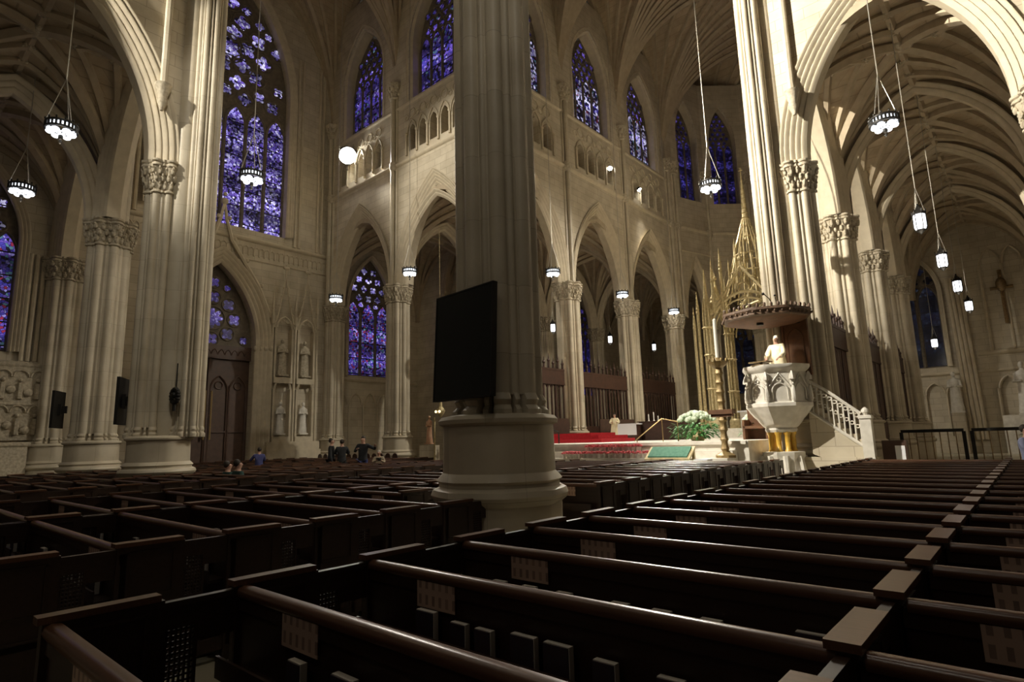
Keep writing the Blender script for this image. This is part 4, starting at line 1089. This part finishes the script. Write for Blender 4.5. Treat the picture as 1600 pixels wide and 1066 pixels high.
m_.build('pulpit_bowl', MARBLE, o, 30)
m_ = MB(off)
rows = [[(PX+r*octa(2*PI*k/32)*math.cos(2*PI*k/32), PY+r*octa(2*PI*k/32)*math.sin(2*PI*k/32), z) for k in range(32)] for r, z in ((.84, 2.6), (.84, 3.55), (.92, 3.62), (.97, 3.7), (.97, 3.78), (.80, 3.79), (.78, 3.0), (.0, 2.99))]
m_.grid(rows, closed=True)
for k in range(8):
    t = k*PI/4   # corner
    cx, cy = PX+.90*math.cos(t), PY+.90*math.sin(t)
    m_.tube([(cx, cy, 2.62), (cx, cy, 3.3)], .045, 6); m_.ball((cx, cy, 3.35), .07, n=6, m=4)
    # saint under a little canopy on each corner
    m_.lathe([(.06, 2.75), (.075, 2.8), (.05, 3.05), (.02, 3.12)], (PX+.97*math.cos(t), PY+.97*math.sin(t)), 8); m_.ball((PX+.97*math.cos(t), PY+.97*math.sin(t), 3.17), .04, n=6, m=4)
    m_.lathe([(.1, 3.3), (.09, 3.4), (.02, 3.56)], (PX+.96*math.cos(t), PY+.96*math.sin(t)), 6); m_.lathe([(.04, 2.62), (.09, 2.72), (.09, 2.75)], (PX+.96*math.cos(t), PY+.96*math.sin(t)), 8)
    tm = t+PI/8; nx, ny = math.cos(tm), math.sin(tm); ux, uy = -ny, nx
    fr = Fr((PX+nx*.85, PY+ny*.85), (ux, uy), (nx, ny))
    m_.tube([fr.p(a, 2.95+z, 0) for a, z in [(-.22, -.25)]+arcpts(.22, .25, 5)+[(.22, -.25)]], .025, 5)
    m_.tube([fr.p(-.3, 3.1, .01), fr.p(0, 3.5, .01), fr.p(.3, 3.1, .01)], .028, 5); ring(m_, fr, 0, 3.3, .06, .0, .018, 8)
m_.build('pulpit_body', MARBLE, o, 40)
m_ = MB(off); m_.box(PX-.42, PX+.1, PY-.95, PY-.6, 3.78, 3.80, rot=-.2); m_.box(PX-.45, PX+.12, PY-1.0, PY-.6, 3.86, 3.90, rot=-.2); m_.tube([(PX-.15, PY-.78, 3.78), (PX-.15, PY-.78, 3.88)], .05, 8); m_.tube([(PX-.05, PY-.8, 3.9), (PX-.03, PY-.7, 4.08)], .012, 5); m_.ball((PX-.03, PY-.7, 4.1), .022, n=6, m=4)
m_.build('book_rest', BRONZE, o)
m_ = MB(off); m_.box(7.05, 7.75, 6.42, 6.5, 3.6, 5.3); m_.box(7.0, 7.07, 6.38, 6.52, 3.5, 5.35); m_.box(7.73, 7.8, 6.38, 6.52, 3.5, 5.35)
fr = Fr((7.4, 6.42), (1, 0), (0, -1)); m_.tube([fr.p(a, 4.7+z, .01) for a, z in [(-.24, -.9)]+arcpts(.24, .35, 5)+[(.24, -.9)]], .02, 5)
m_.build('back_panel', CANOPY, o)
# stair with pierced balustrade
m_ = MB(off)
m_.prism([(7.7, 5.9, 1.05), (9.25, 5.9, .3), (9.25, 5.9, 1.05), (7.7, 5.9, 2.3)], [(7.7, 6.55, 1.05), (9.25, 6.55, .3), (9.25, 6.55, 1.05), (7.7, 6.55, 2.3)])
for k in range(8): m_.box(7.75+.19*k, 7.95+.19*k, 5.92, 6.5, 1.0, 2.42-.16*k)
m_.box(7.4, 9.4, 5.85, 6.5, 0, .95); m_.build('stair', STONE, o)
m_ = MB(off)
m_.tube([(7.72, 5.88, 3.32), (8.3, 5.88, 2.9), (9.1, 5.88, 2.2)], .05, 6); m_.tube([(7.72, 5.88, 2.35), (9.1, 5.88, 1.25)], .05, 6)
for k in range(10):
    xx = 7.85+.135*k; zt = 3.25-.83*(xx-7.72)*.93; zb_ = 2.32-.8*(xx-7.72)
    m_.tube([(xx, 5.88, zb_), (xx, 5.88, zt)], .026, 5)
    f_ = Fr((xx+.067, 5.88), (1, 0), (0, -1)); ring(m_, f_, 0, zt-.16, .055, 0, .018, 8, 4); ring(m_, f_, 0, (zt+zb_)/2, .05, 0, .016, 8, 4)
m_.build('balustrade', MARBLE, o, 50)
m_ = MB(off); m_.box(9.08, 9.36, 5.75, 6.03, 0, 2.15); m_.box(9.05, 9.39, 5.72, 6.06, 2.05, 2.13); m_.lathe([(.04, 2.15), (.11, 2.24), (.10, 2.3), (.02, 2.38)], (9.22, 5.89), 8); m_.build('newel_post', MARBLE, o)
# sounding board
o = empty('pulpit_canopy', (6.75, 5.75, 5.2), 'round carved wooden sounding board above the pulpit', 'pulpit canopy'); off = (6.75, 5.75, 5.2)
m_ = MB(off); m_.lathe([(.5, 5.15), (.9, 5.2), (1.15, 5.26), (1.22, 5.3)], (6.75, 5.75), 32, plan=octa); m_.build('soffit', CANOPY, o, 30)
m_ = MB(off); m_.lathe([(1.20, 5.28), (1.28, 5.31), (1.26, 5.38), (1.32, 5.46), (1.30, 5.54), (1.22, 5.56), (.9, 5.62), (.4, 5.7)], (6.75, 5.75), 32, plan=octa)
for k in range(40):
    t = 2*PI*k/40; r = 1.27*octa(t); m_.ball((6.75+r*math.cos(t), 5.75+r*math.sin(t), 5.6), .05, .05, .08, 5, 4); m_.ball((6.75+r*1.02*math.cos(t+.07), 5.75+r*1.02*math.sin(t+.07), 5.40), .045, n=5, m=4)
m_.build('carved_rim', CARVEW, o, 50)
m_ = MB(off); m_.tube([(7.0, 6.0, 5.6), (6.95, 5.7, 6.0), (6.9, 5.3, 6.12)], .015, 5); m_.tube([(7.15, 5.9, 5.6), (7.1, 5.8, 6.05)], .015, 5); m_.ball((6.9, 5.3, 6.1), .05, n=6, m=4); m_.ball((7.1, 5.8, 6.1), .04, n=6, m=4); m_.box(7.2, 7.6, 6.4, 6.75, 5.2, 5.6); m_.build('spot_bracket', IRON, o)
m_ = MB(off); m_.lathe([(.05, 5.08), (.10, 5.09), (.11, 5.18)], (6.75, 5.2), 12); m_.build('reading_lamp', IRON, o)
l = light('lamp_light', 'SPOT', (0, -.55, -.15), 60, (1, .93, .8), target=None, angle=80, size=.06); l.rotation_euler = Vector((-.25, -.6, 1.0)).to_track_quat('Z', 'Y').to_euler(); l.parent = o

# tall candle on its stand
o = empty('candle_stand', (5.68, 4.2, 1.0), 'tall ornate gilded candle stand with a wooden collar', 'candle stand'); off = (5.68, 4.2, 1.0)
m_ = MB(off); prof = [(.28, 1.0), (.28, 1.08), (.16, 1.15)]
for k in range(9): prof += [(.09, 1.2+.29*k), (.125, 1.27+.29*k), (.10, 1.34+.29*k), (.085, 1.44+.29*k)]
m_.lathe(prof, (5.68, 4.2), 14, plan=lambda t: 1+.12*math.cos(6*t)); m_.lathe([(.12, 3.75), (.26, 3.86), (.30, 3.95), (.20, 3.97), (.10, 4.08)], (5.68, 4.2), 14)
for k in range(8): m_.ball((5.68+.28*math.cos(k*PI/4), 4.2+.28*math.sin(k*PI/4), 3.98), .05, .05, .08, 5, 4)
m_.build('stem', OLDG, o, 40)
m_ = MB(off); m_.box(5.3, 6.05, 4.05, 4.35, 2.32, 2.46); m_.box(5.35, 6.0, 4.1, 4.3, 2.24, 2.32); m_.build('collar', CANOPY, o)
b = MB(); b.lathe([(.055, 4.02), (.05, 5.3), (.02, 5.33)], (5.68, 4.2), 12); b.tube([(5.68, 4.2, 5.3), (5.68, 4.2, 5.36)], .006, 4)
tag(b.build('candle', WAX, None, 40), 'tall white candle standing on the gilded stand', 'candle')

# flowers
rf = random.Random(4)
def bouquet(x, y, z, rx, h, label, nfl=110, nlf=420, wmat=WHITEF):
    o = empty('flower_arrangement', (x, y, z), label, 'flowers'); off = (x, y, z)
    m_ = MB(off); m_.lathe([(.2, z), (.26, z+.1), (.22, z+.35), (.3, z+.4)], (x, y), 12); m_.build('vase', GOLD, o)
    m_ = MB(off)
    for k in range(nlf):
        t = rf.uniform(0, 2*PI); r = rx*math.sqrt(rf.random())*1.1; zz = z+.15+h*.45*rf.random()
        p = Vector((x+r*math.cos(t), y+r*.7*math.sin(t), zz)); d = Vector((math.cos(t), math.sin(t), rf.uniform(-.9, .4))).normalized()*.26; s_ = Vector((-math.sin(t), math.cos(t), 0))*.05
        m_.poly([p, p+d*.5+s_, p+d, p+d*.5-s_])
    m_.build('foliage', LEAF, o)
    m_ = MB(off)
    for k in range(nfl):
        t = rf.uniform(0, 2*PI); r = rx*.8*math.sqrt(rf.random()); zz = z+h*(.55+.42*(1-(r/rx)**2))
        m_.ball((x+r*math.cos(t), y+r*.7*math.sin(t), zz), rf.uniform(.06, .11), n=6, m=4)
    m_.build('blossoms', wmat, o, 60)
bouquet(3.75, 6.6, 1.5, .85, 1.05, 'large white flower arrangement with trailing green leaves on the sanctuary platform')
bouquet(5.0, 8.6, 1.5, .4, .9, 'smaller flower arrangement behind the tall candle', 40, 90)
# red potted flowers along the steps
pot = None
def red_pot(x, y, z, label):
    global pot
    if pot: return copy_tree(pot, (x, y, z), rf.uniform(0, 6), label)
    o = empty('potted_flower', (x, y, z), label, 'potted plant', 'red flowers along the sanctuary steps')
    m_ = MB(); m_.lathe([(.06, 0), (.09, .13), (.1, .14)], (0, 0), 10); m_.build('pot', MARBLE, o)
    m_ = MB()
    for k in range(16):
        t = rf.uniform(0, 2*PI); r = .13*rf.random()**.5; m_.ball((r*math.cos(t), r*math.sin(t), .17+.07*rf.random()), .04, .04, .025, 5, 4)
    m_.build('blossoms', REDF, o); pot = o; return o
for k in range(12): red_pot(.55+.19*k, 4.32, 1.22, 'red potted flower in the upper row on the sanctuary steps')
for k in range(15): red_pot(.15+.22*k, 4.0, 1.0, 'red potted flower in the lower row on the sanctuary steps')
for k in range(5): red_pot(-.15+.16*k, 3.84, 1.0, 'red potted flower at the left corner of the steps')
# low gilt frame with green cushion, sheet of paper
o = empty('kneeling_bench', (4.2, 3.5, .95), 'sloping green cushion in a gilt frame before the steps', 'bench'); off = (4.2, 3.5, .95)
m_ = MB(off); m_.prism([(3.45, 3.2, .93), (4.95, 3.2, .93), (4.95, 3.7, 1.3), (3.45, 3.7, 1.3)], [(3.45, 3.2, 1.0), (4.95, 3.2, 1.0), (4.95, 3.7, 1.37), (3.45, 3.7, 1.37)])
for xx in (3.5, 4.9):
    for yy in (3.25, 3.65): m_.box(xx-.04, xx+.04, yy-.04, yy+.04, 0, .95+(yy-3.2)*.7)
m_.build('bench_frame', GOLD, o)
m_ = MB(off); m_.prism([(3.54, 3.26, 1.045), (4.86, 3.26, 1.045), (4.86, 3.64, 1.33), (3.54, 3.64, 1.33)], [(3.54, 3.26, 1.085), (4.86, 3.26, 1.085), (4.86, 3.64, 1.37), (3.54, 3.64, 1.37)]); m_.build('cushion', GREENC, o)
o = empty('side_table', (5.25, 3.5, 0), 'small table with a white cloth top right of the green cushion', 'table')
m_ = MB(); m_.box(-.22, .22, -.18, .18, .94, .99); m_.build('table_top', CLOTH, o)
for xx in (-.18, .18):
    for yy in (-.14, .14): m_ = MB(); m_.box(xx-.02, xx+.02, yy-.02, yy+.02, 0, .94); m_.build('leg', OAK, o)
# handrail
b = MB(); b.tube([(1.75, 5.6, 1.55), (2.75, 5.9, 2.33), (3.3, 6.0, 2.2)], .02, 6)
for x, y, zt in ((1.85, 5.62, 1.6), (2.75, 5.9, 2.33), (3.3, 6.0, 2.2)): b.tube([(x, y, 1.5), (x, y, zt)], .015, 6)
tag(b.build('handrail', BRASS, None, 50), 'slanting brass handrail at the sanctuary steps', 'handrail')
b = MB(); b.tube([(-4.1, 7.3, 2.4), (-3.0, 7.3, 2.0)], .03, 6)
for x, zt in ((-4.1, 2.4), (-3.0, 2.0)): b.tube([(x, 7.3, 1.5), (x, 7.3, zt)], .03, 6)
tag(b.build('handrail', IRON, None, 50), 'dark handrail by the red carpeted steps', 'handrail')
# small altar with a cloth, stalls, chair
o = empty('altar_table', (-3.3, 14, 1.5), 'small altar table under a white cloth in the choir', 'table')
m_ = MB(); m_.box(-.5, .5, -.3, .3, 0, .85); m_.build('table_body', OAK, o); m_ = MB(); m_.box(-.56, .56, -.34, .34, .85, .9); m_.box(-.56, .56, -.345, -.33, .3, .9); m_.build('cloth', CLOTH, o)
o = empty('choir_desk', (-1.7, 14.6, 1.5), 'dark wooden choir desk behind the small altar table', 'desk')
m_ = MB(); m_.box(-1.3, 1.3, -.2, .2, 0, .95); m_.build('desk_body', OAK, o); m_ = MB(); m_.box(-1.35, 1.35, -.3, .25, .95, 1.0); m_.build('desk_top', OAK, o)
for x, h in ((-2.5, .35), (-2.2, .45), (-1.95, .25)):
    b = MB(); b.lathe([(.07, 2.5), (.03, 2.54), (.03, 2.5+h), (.01, 2.52+h)], (x, 14.6), 8); tag(b.build('candle', WAX), 'small white candle on the dark choir desk', 'candle', 'candles on the choir desk')
o = empty('presider_chair', (5.4, 8.0, 1.5), 'red brown wooden chair left of the pulpit', 'chair')
m_ = MB(); m_.box(-.4, .4, -.3, .3, .38, .48); m_.build('seat', CANOPY, o); m_ = MB(); m_.box(-.42, .42, .25, .33, 0, 1.1); m_.build('backrest', CANOPY, o)
for sx in (-1, 1): m_ = MB(); m_.box(sx*.4-.04, sx*.4+.04, -.3, .3, 0, .7); m_.build('arm_panel', CANOPY, o)
# choir stalls along the left screen
for k in range(3):
    y = (10.9, 18, 25)[k]
    o = empty('choir_stall', (-6.2, y, 1.5), 'dark wooden choir stall before the %s choir screen' % nm3[k], 'bench')
    m_ = MB(); m_.box(-.3, .2, -2, 2, .0, .5); m_.build('seat', OAK, o); m_ = MB(); m_.box(-.35, -.27, -2, 2, .5, 1.3); m_.build('backrest', OAK, o)

# right aisle: dark cabinet with notice, rails, altar statues
o = empty('cabinet', (9.75, 6.6, 0), 'dark cabinet with a white notice at the foot of the pulpit stair', 'cabinet')
m_ = MB(); m_.box(-.3, .3, -.2, .2, 0, 1.4); m_.build('cabinet_body', OAK, o); m_ = MB(); m_.box(.02, .26, -.215, -.2, .75, 1.25); m_.build('notice', CLOTH, o)
def barrier(x0, x1, y, label, h=1.65):
    o = empty('altar_rail', ((x0+x1)/2, y, 0), label, 'rail'); off = ((x0+x1)/2, y, 0)
    m_ = MB(off); m_.box(x0, x1, y-.12, y+.12, h-.12, h); m_.box(x0, x1, y-.05, y+.05, .1, .2)
    for x in (x0, x1): m_.box(x-.06, x+.06, y-.06, y+.06, 0, h-.1)
    m_.build('rail_frame', IRON, o)
    m_ = MB(off); n = int((x1-x0)/.25)
    for k in range(1, n): m_.tube([(x0+(x1-x0)*k/n, y, .2), (x0+(x1-x0)*k/n, y, h-.12)], .02, 5)
    m_.build('balusters', BRONZE, o)
barrier(8.7, 10.75, 15, 'dark iron rail across the right aisle, left part', 1.68); barrier(11.0, 13.6, 15, 'dark iron rail across the right aisle, right part', 1.68)
statue('statue', 'pale statue group on the altar at the far right edge', 12.6, 35.4, 2.5, 3.2, MARBLE, 0)
b = MB(); b.box(11.3, 14, 35.0, 36.2, 0, 2.4); b.box(11.6, 13.4, 34.95, 35.1, 1.2, 2.2); tag(b.build('side_altar', MARBLE), 'stone side altar at the end of the right aisle', 'altar')
statue('statue', 'tall pale statue on a bracket left of the right hand side altar', 9.05, 35.6, 2.8, 2.6, MARBLE, 0)
b = MB(); b.box(8.7, 9.4, 35.3, 36.2, 0, 2.7); tag(b.build('pedestal', STONE), 'stone pedestal under the tall pale statue', 'pedestal')
b = MB(); b.tube([(12.3, 36.2, 8.4), (12.3, 36.2, 12)], .12, 6); b.tube([(11.7, 36.2, 10.8), (12.9, 36.2, 10.8)], .12, 6); b.ball((12.3, 36.1, 11), .3, .15, .5, 8, 5)
tag(b.build('crucifix', BRONZE, None, 50), 'dark crucifix on the wall above the right hand side altar', 'crucifix')
# shrine left of the black screen
o = empty('pedestal', (-12.9, 8.3, 0), 'stone pedestal under the shrine statue', 'pedestal'); m_ = MB(); m_.box(-.4, .4, -.4, .4, 0, 1.55); m_.build('pedestal_block', STONE, o)
SKINP = noisy('painted_statue', (.55, .26, .16), (.62, .42, .26), 6, .6)
statue('statue', 'painted shrine statue in a pink robe left of the black screen', -12.9, 8.3, 1.68, 1.5, SKINP, 0)
b = MB(); b.tube([(-12.45, 8.3, 0), (-12.45, 8.3, 3.1)], .05, 6); b.lathe([(.2, 0), (.2, .06), (.05, .12)], (-12.45, 8.3), 10); tag(b.build('standard', GOLD), 'thin gilded pole beside the shrine statue', 'pole')
o = empty('shrine_lamp', (-12.15, 8.5, 3.4), 'gilded hanging shrine lamp with two lit glasses', 'lamp')
m_ = MB(); m_.lathe([(.05, -.3), (.2, -.1), (.26, .05), (.1, .3), (.05, .9)], (0, 0), 10); m_.tube([(0, 0, .8), (0, 0, 12)], .012, 4); m_.build('lamp_body', GOLD, o)
m_ = MB(); m_.ball((-.12, -.25, .0), .07); m_.ball((.14, -.22, .0), .07); m_.build('lamp_glass', mat('warm_glass', (1, .8, .5), .4, 0, (1, .75, .4), 3), o)
BLUEP = noisy('blue_picture', (.06, .10, .26), (.22, .28, .42), 4, .5)
o = empty('picture', (-11.4, 8.6, 1.0), 'blue framed picture standing left of the central pier', 'picture')
m_ = MB(); m_.box(-.5, .5, 0, .04, .0, 1.7); m_.build('picture_panel', BLUEP, o); m_ = MB()
for q in ((-.55, -.5, 0, 1.75), (.5, .55, 0, 1.75), (-.55, .55, 1.7, 1.75), (-.55, .55, -.05, 0)): m_.box(q[0], q[1], -.02, .06, q[2], q[3])
for x in (-.45, .45): m_.box(x-.03, x+.03, .0, .05, -1, 0)
m_.build('picture_frame', OAK, o)
# row of round backed chairs against the transept side
proto = None
for k in range(13):
    x = -20.3+.62*k; lb = 'round backed dark chair in the row under the carved niches'
    if proto is None:
        proto = empty('side_chair', (x, 6.1, 0), lb, 'chair', 'round backed chairs in a row')
        m_ = MB(); m_.box(-.22, .22, -.2, .22, .44, .48); m_.build('seat', OAK, proto)
        m_ = MB(); f_ = Fr((0, -.2), (1, 0), (0, -1)); P = [(-.22, .5), (-.22, 1.0)]+[(.22*math.cos(PI-PI*i/6), 1.0+.2*math.sin(PI*i/6)) for i in range(1, 6)]+[(.22, 1.0), (.22, .5)]
        m_.prism([f_.p(a, z, 0) for a, z in P], [f_.p(a, z, .04) for a, z in P]); m_.build('backrest', OAK, proto)
        for xx in (-.2, .2):
            for yy in (-.18, .2): m_ = MB(); m_.box(xx-.02, xx+.02, yy-.02, yy+.02, 0, .45); m_.build('leg', OAK, proto)
    else: copy_tree(proto, (x, 6.1, 0), 0, lb)

# ------------------------------------------------------------------ people
SKIN = noisy('skin', (.55, .33, .24), (.48, .27, .19), 8, .6)
def skin_obj(name, verts, edges, radii, matl, parent, root=0, sub=2):
    me = bpy.data.meshes.new(name); me.from_pydata(verts, edges, []); me.update(); me.materials.append(matl)
    o = bpy.data.objects.new(name, me); C.objects.link(o); o.parent = parent
    md = o.modifiers.new('Skin', 'SKIN'); md.use_smooth_shade = True
    for i, r in enumerate(radii):
        v = me.skin_vertices[0].data[i]; rr = r if isinstance(r, tuple) else (r, r); v.radius = rr; v.use_root = (i == root)
    o.modifiers.new('Subd', 'SUBSURF').levels = sub; o.modifiers['Subd'].render_levels = sub
    return o
def person(label, x, y, z, rz, pose, top, bottom, hair, h=1.75, lh=None, rh=None, robe=None, extra=None):
    """faces local -y; lh, rh are hand positions in body space (metres for a 1.75 m figure)"""
    s = h/1.75; o = empty('person', (x, y, z), label, 'person', None, rz); o.scale = (s, s, s)
    sit = pose == 'sit'; hip = .48 if sit else .94; d = hip-.94
    lh = lh or (.27, -.10, .80+d if not sit else .62); rh = rh or (-.27, -.10, .80+d if not sit else .62)
    V = [(0, 0, hip), (0, .0, hip+.22), (0, .01, hip+.42), (0, .0, hip+.53), (0, -.01, hip+.60), (0, -.02, hip+.67), (0, -.022, hip+.76)]
    R = [(.15, .11), (.13, .10), (.155, .10), (.09, .07), (.058, .06), (.088, .10), (.080, .095)]
    E = [(0, 1), (1, 2), (2, 3), (3, 4), (4, 5), (5, 6)]
    arms = {}
    for sg, hd in ((1, Vector(lh)), (-1, Vector(rh))):
        sh = Vector((sg*.185, .0, hip+.48)); mid = (sh+hd)/2; n = Vector((sg*.5, .3, -.55)).normalized(); L = (hd-sh).length
        bow = math.sqrt(max(.001, .29**2-(min(L, .56)/2)**2)); el = mid+n*bow
        i0 = len(V); V += [tuple(sh), tuple(el), tuple(hd)]; R += [.058, .042, .028]; E += [(2, i0), (i0, i0+1), (i0+1, i0+2)]
        dirh = (hd-el).normalized(); side = Vector((0, 0, 1)).cross(dirh); side = side.normalized() if side.length > .1 else Vector((1, 0, 0))
        palm = hd+dirh*.07; V.append(tuple(palm)); R.append((.036, .018)); pi_ = len(V)-1; E.append((i0+2, pi_))
        for k, ln in enumerate((.055, .07, .075, .065)):
            a = palm+side*(.027-.018*k)+dirh*.02; b_ = a+dirh*ln*.6+Vector((0, 0, -.012)); c_ = b_+dirh*ln*.5+Vector((0, 0, -.025))
            V += [tuple(a), tuple(b_), tuple(c_)]; R += [.010, .009, .007]; q = len(V)-3; E += [(pi_, q), (q, q+1), (q+1, q+2)]
        a = hd+dirh*.03+side*sg*.03; b_ = a+dirh*.04+side*sg*.02
        V += [tuple(a), tuple(b_)]; R += [.012, .009]; q = len(V)-2; E += [(i0+2, q), (q, q+1)]
        arms[sg] = (sh, el, hd)
    legs = {}
    for sg in (1, -1):
        if sit: P = [(sg*.10, -.02, hip-.02), (sg*.12, -.44, hip+.02), (sg*.12, -.42, .09), (sg*.12, -.56, .04)]
        else: P = [(sg*.10, 0, hip-.08), (sg*.11, -.02, .5), (sg*.11, .03, .09), (sg*.12, -.13, .04)]
        i0 = len(V); V += P; R += [.085, .06, .042, (.04, .03)]; E += [(0, i0), (i0, i0+1), (i0+1, i0+2), (i0+2, i0+3)]; legs[sg] = P
    skin_obj('body', V, E, R, SKIN, o)
    f = MB(); hz = hip+.71
    for sg in (-1, 1): f.ball((sg*.028, -.098, hz+.015), .010, n=6, m=4)
    f.build('eyes', IRON, o)
    f = MB(); f.ball((0, -.112, hz-.018), .011, .018, .024, 6, 4)
    for sg in (-1, 1): f.ball((sg*.075, -.015, hz-.005), .012, .02, .032, 6, 4)
    f.ball((0, -.098, hz-.06), .024, .008, .007, 6, 4)
    f.build('face_features', SKIN, o, 60)
    f = MB(); f.ball((0, .034, hz+.03), .086, .088, .098, 12, 8)
    f.build('hair', hair, o, 60)
    # clothing
    tv_ = [(0, 0, hip-.20 if not sit else hip-.06), (0, 0, hip+.22), (0, .01, hip+.42), (0, .0, hip+.52)]; tr = [(.215, .165), (.165, .13), (.175, .12), (.10, .085)]; te = [(0, 1), (1, 2), (2, 3)]
    for sg in (1, -1):
        sh, el, hd = arms[sg]; i0 = len(tv_); w_ = hd+(el-hd)*.1; tv_ += [tuple(sh), tuple(el), tuple(w_)]; tr += [.075, .06 if not robe else .08, .046 if not robe else .085]; te += [(2, i0), (i0, i0+1), (i0+1, i0+2)]
    skin_obj('robe_top' if robe else 'jacket', tv_, te, tr, top, o)
    if robe:
        m_ = MB(); m_.lathe([(.34, .02), (.30, .5), (.24, .95), (.20, 1.2), (.14, 1.38), (.07, 1.45)], (0, .02), 20, plan=lambda t: 1+.05*math.cos(9*t), sy=.75); m_.build('robe', robe, o, 60)
    else:
        pv = [(0, 0, hip+.06)]; pr_ = [(.185, .145)]; pe = []
        for sg in (1, -1):
            i0 = len(pv); pv += legs[sg][:3]; pr_ += [.10, .078, .062]; pe += [(0, i0), (i0, i0+1), (i0+1, i0+2)]
        skin_obj('trousers', pv, pe, pr_, bottom, o)
        for sg in (1, -1):
            a, b_ = legs[sg][2], legs[sg][3]; m_ = MB(); m_.ball(((a[0]+b_[0])/2, (a[1]+b_[1])/2, .045), .05, .14, .05, 10, 6); m_.build('shoe', IRON, o, 60)
    return o
DARK = noisy('black_cloth', (.015, .016, .018), (.03, .032, .035), 8, .85)
GRN2 = noisy('dark_green_cloth', (.012, .045, .04), (.02, .06, .05), 8, .85)
BLUC = noisy('blue_cloth', (.05, .06, .18), (.08, .08, .22), 8, .85)
LTBL = noisy('pale_blue_cloth', (.25, .28, .42), (.30, .32, .48), 8, .85)
NAVY = noisy('navy_cloth', (.03, .035, .12), (.04, .05, .16), 8, .85)
TAN = noisy('tan_cloth', (.36, .30, .20), (.45, .38, .27), 8, .85)
CREAM = noisy('cream_vestment', (.88, .80, .58), (.80, .68, .42), 10, .7)
HAIRD = mat('dark_hair', (.03, .02, .012), .7); HAIRG = mat('grey_hair', (.55, .5, .42), .7)
person('person in cream vestments standing in the pulpit', PX+.14, PY-.08, 3.0, -.1, 'stand', CREAM, CREAM, HAIRG, 1.76, (.20, -.36, 1.02), (-.20, -.36, 1.02), robe=CREAM)
person('person in a white robe standing in the choir beside the small altar table', -4.6, 14.6, 1.5, .4, 'stand', CREAM, CREAM, HAIRD, 1.5, (.15, -.35, 1.2), (-.15, -.35, 1.2), robe=CREAM)
person('person in dark clothes standing, left one of a pair in the transept pews', -9.65, .1, .12, 2.4, 'stand', DARK, DARK, HAIRD, 1.86)
person('person in dark clothes standing, right one of a pair in the transept pews', -9.25, .35, .12, -2.2, 'stand', DARK, DARK, HAIRD, 1.80, (.12, -.35, 1.25), (-.12, -.35, 1.25))
person('person in a dark jacket pointing to the right beside the transept pews', -7.5, .2, .12, .6, 'stand', DARK, NAVY, HAIRD, 1.9, (.55, -.25, 1.40), (-.1, -.3, 1.3))
person('person in pale clothes stooping among the pews behind a camera', -6.5, .25, 0, .9, 'stand', TAN, TAN, HAIRG, 1.45, (.1, -.36, 1.30), (-.1, -.36, 1.30))
person('person in a dark green jacket seated in the pews at left', -3.75, -6.42, 0, PI, 'sit', GRN2, DARK, HAIRD, 1.86)
person('second person in dark green seated beside the first at left', -4.4, -6.42, 0, PI, 'sit', GRN2, DARK, HAIRD, 1.8)
person('person in a blue jacket standing in the pews before the great door', -12.0, -1.9, 0, -1.9, 'stand', BLUC, DARK, HAIRD, 1.68, (.25, -.4, 1.25), (-.1, -.4, 1.2))
person('person in a pale blue shirt at the right edge beyond the pews', 12.72, 3.6, 0, 1.0, 'stand', LTBL, NAVY, HAIRD, 1.72, (.1, -.38, 1.35), (-.12, -.38, 1.35))
b = MB(); b.box(-6.30, -6.16, -.02, .12, 1.06, 1.18); b.tube([(-6.18, .03, 1.12), (-6.08, -.05, 1.12)], .05, 8); tag(b.build('camera', IRON), 'black photo camera held by the stooping person', 'camera')
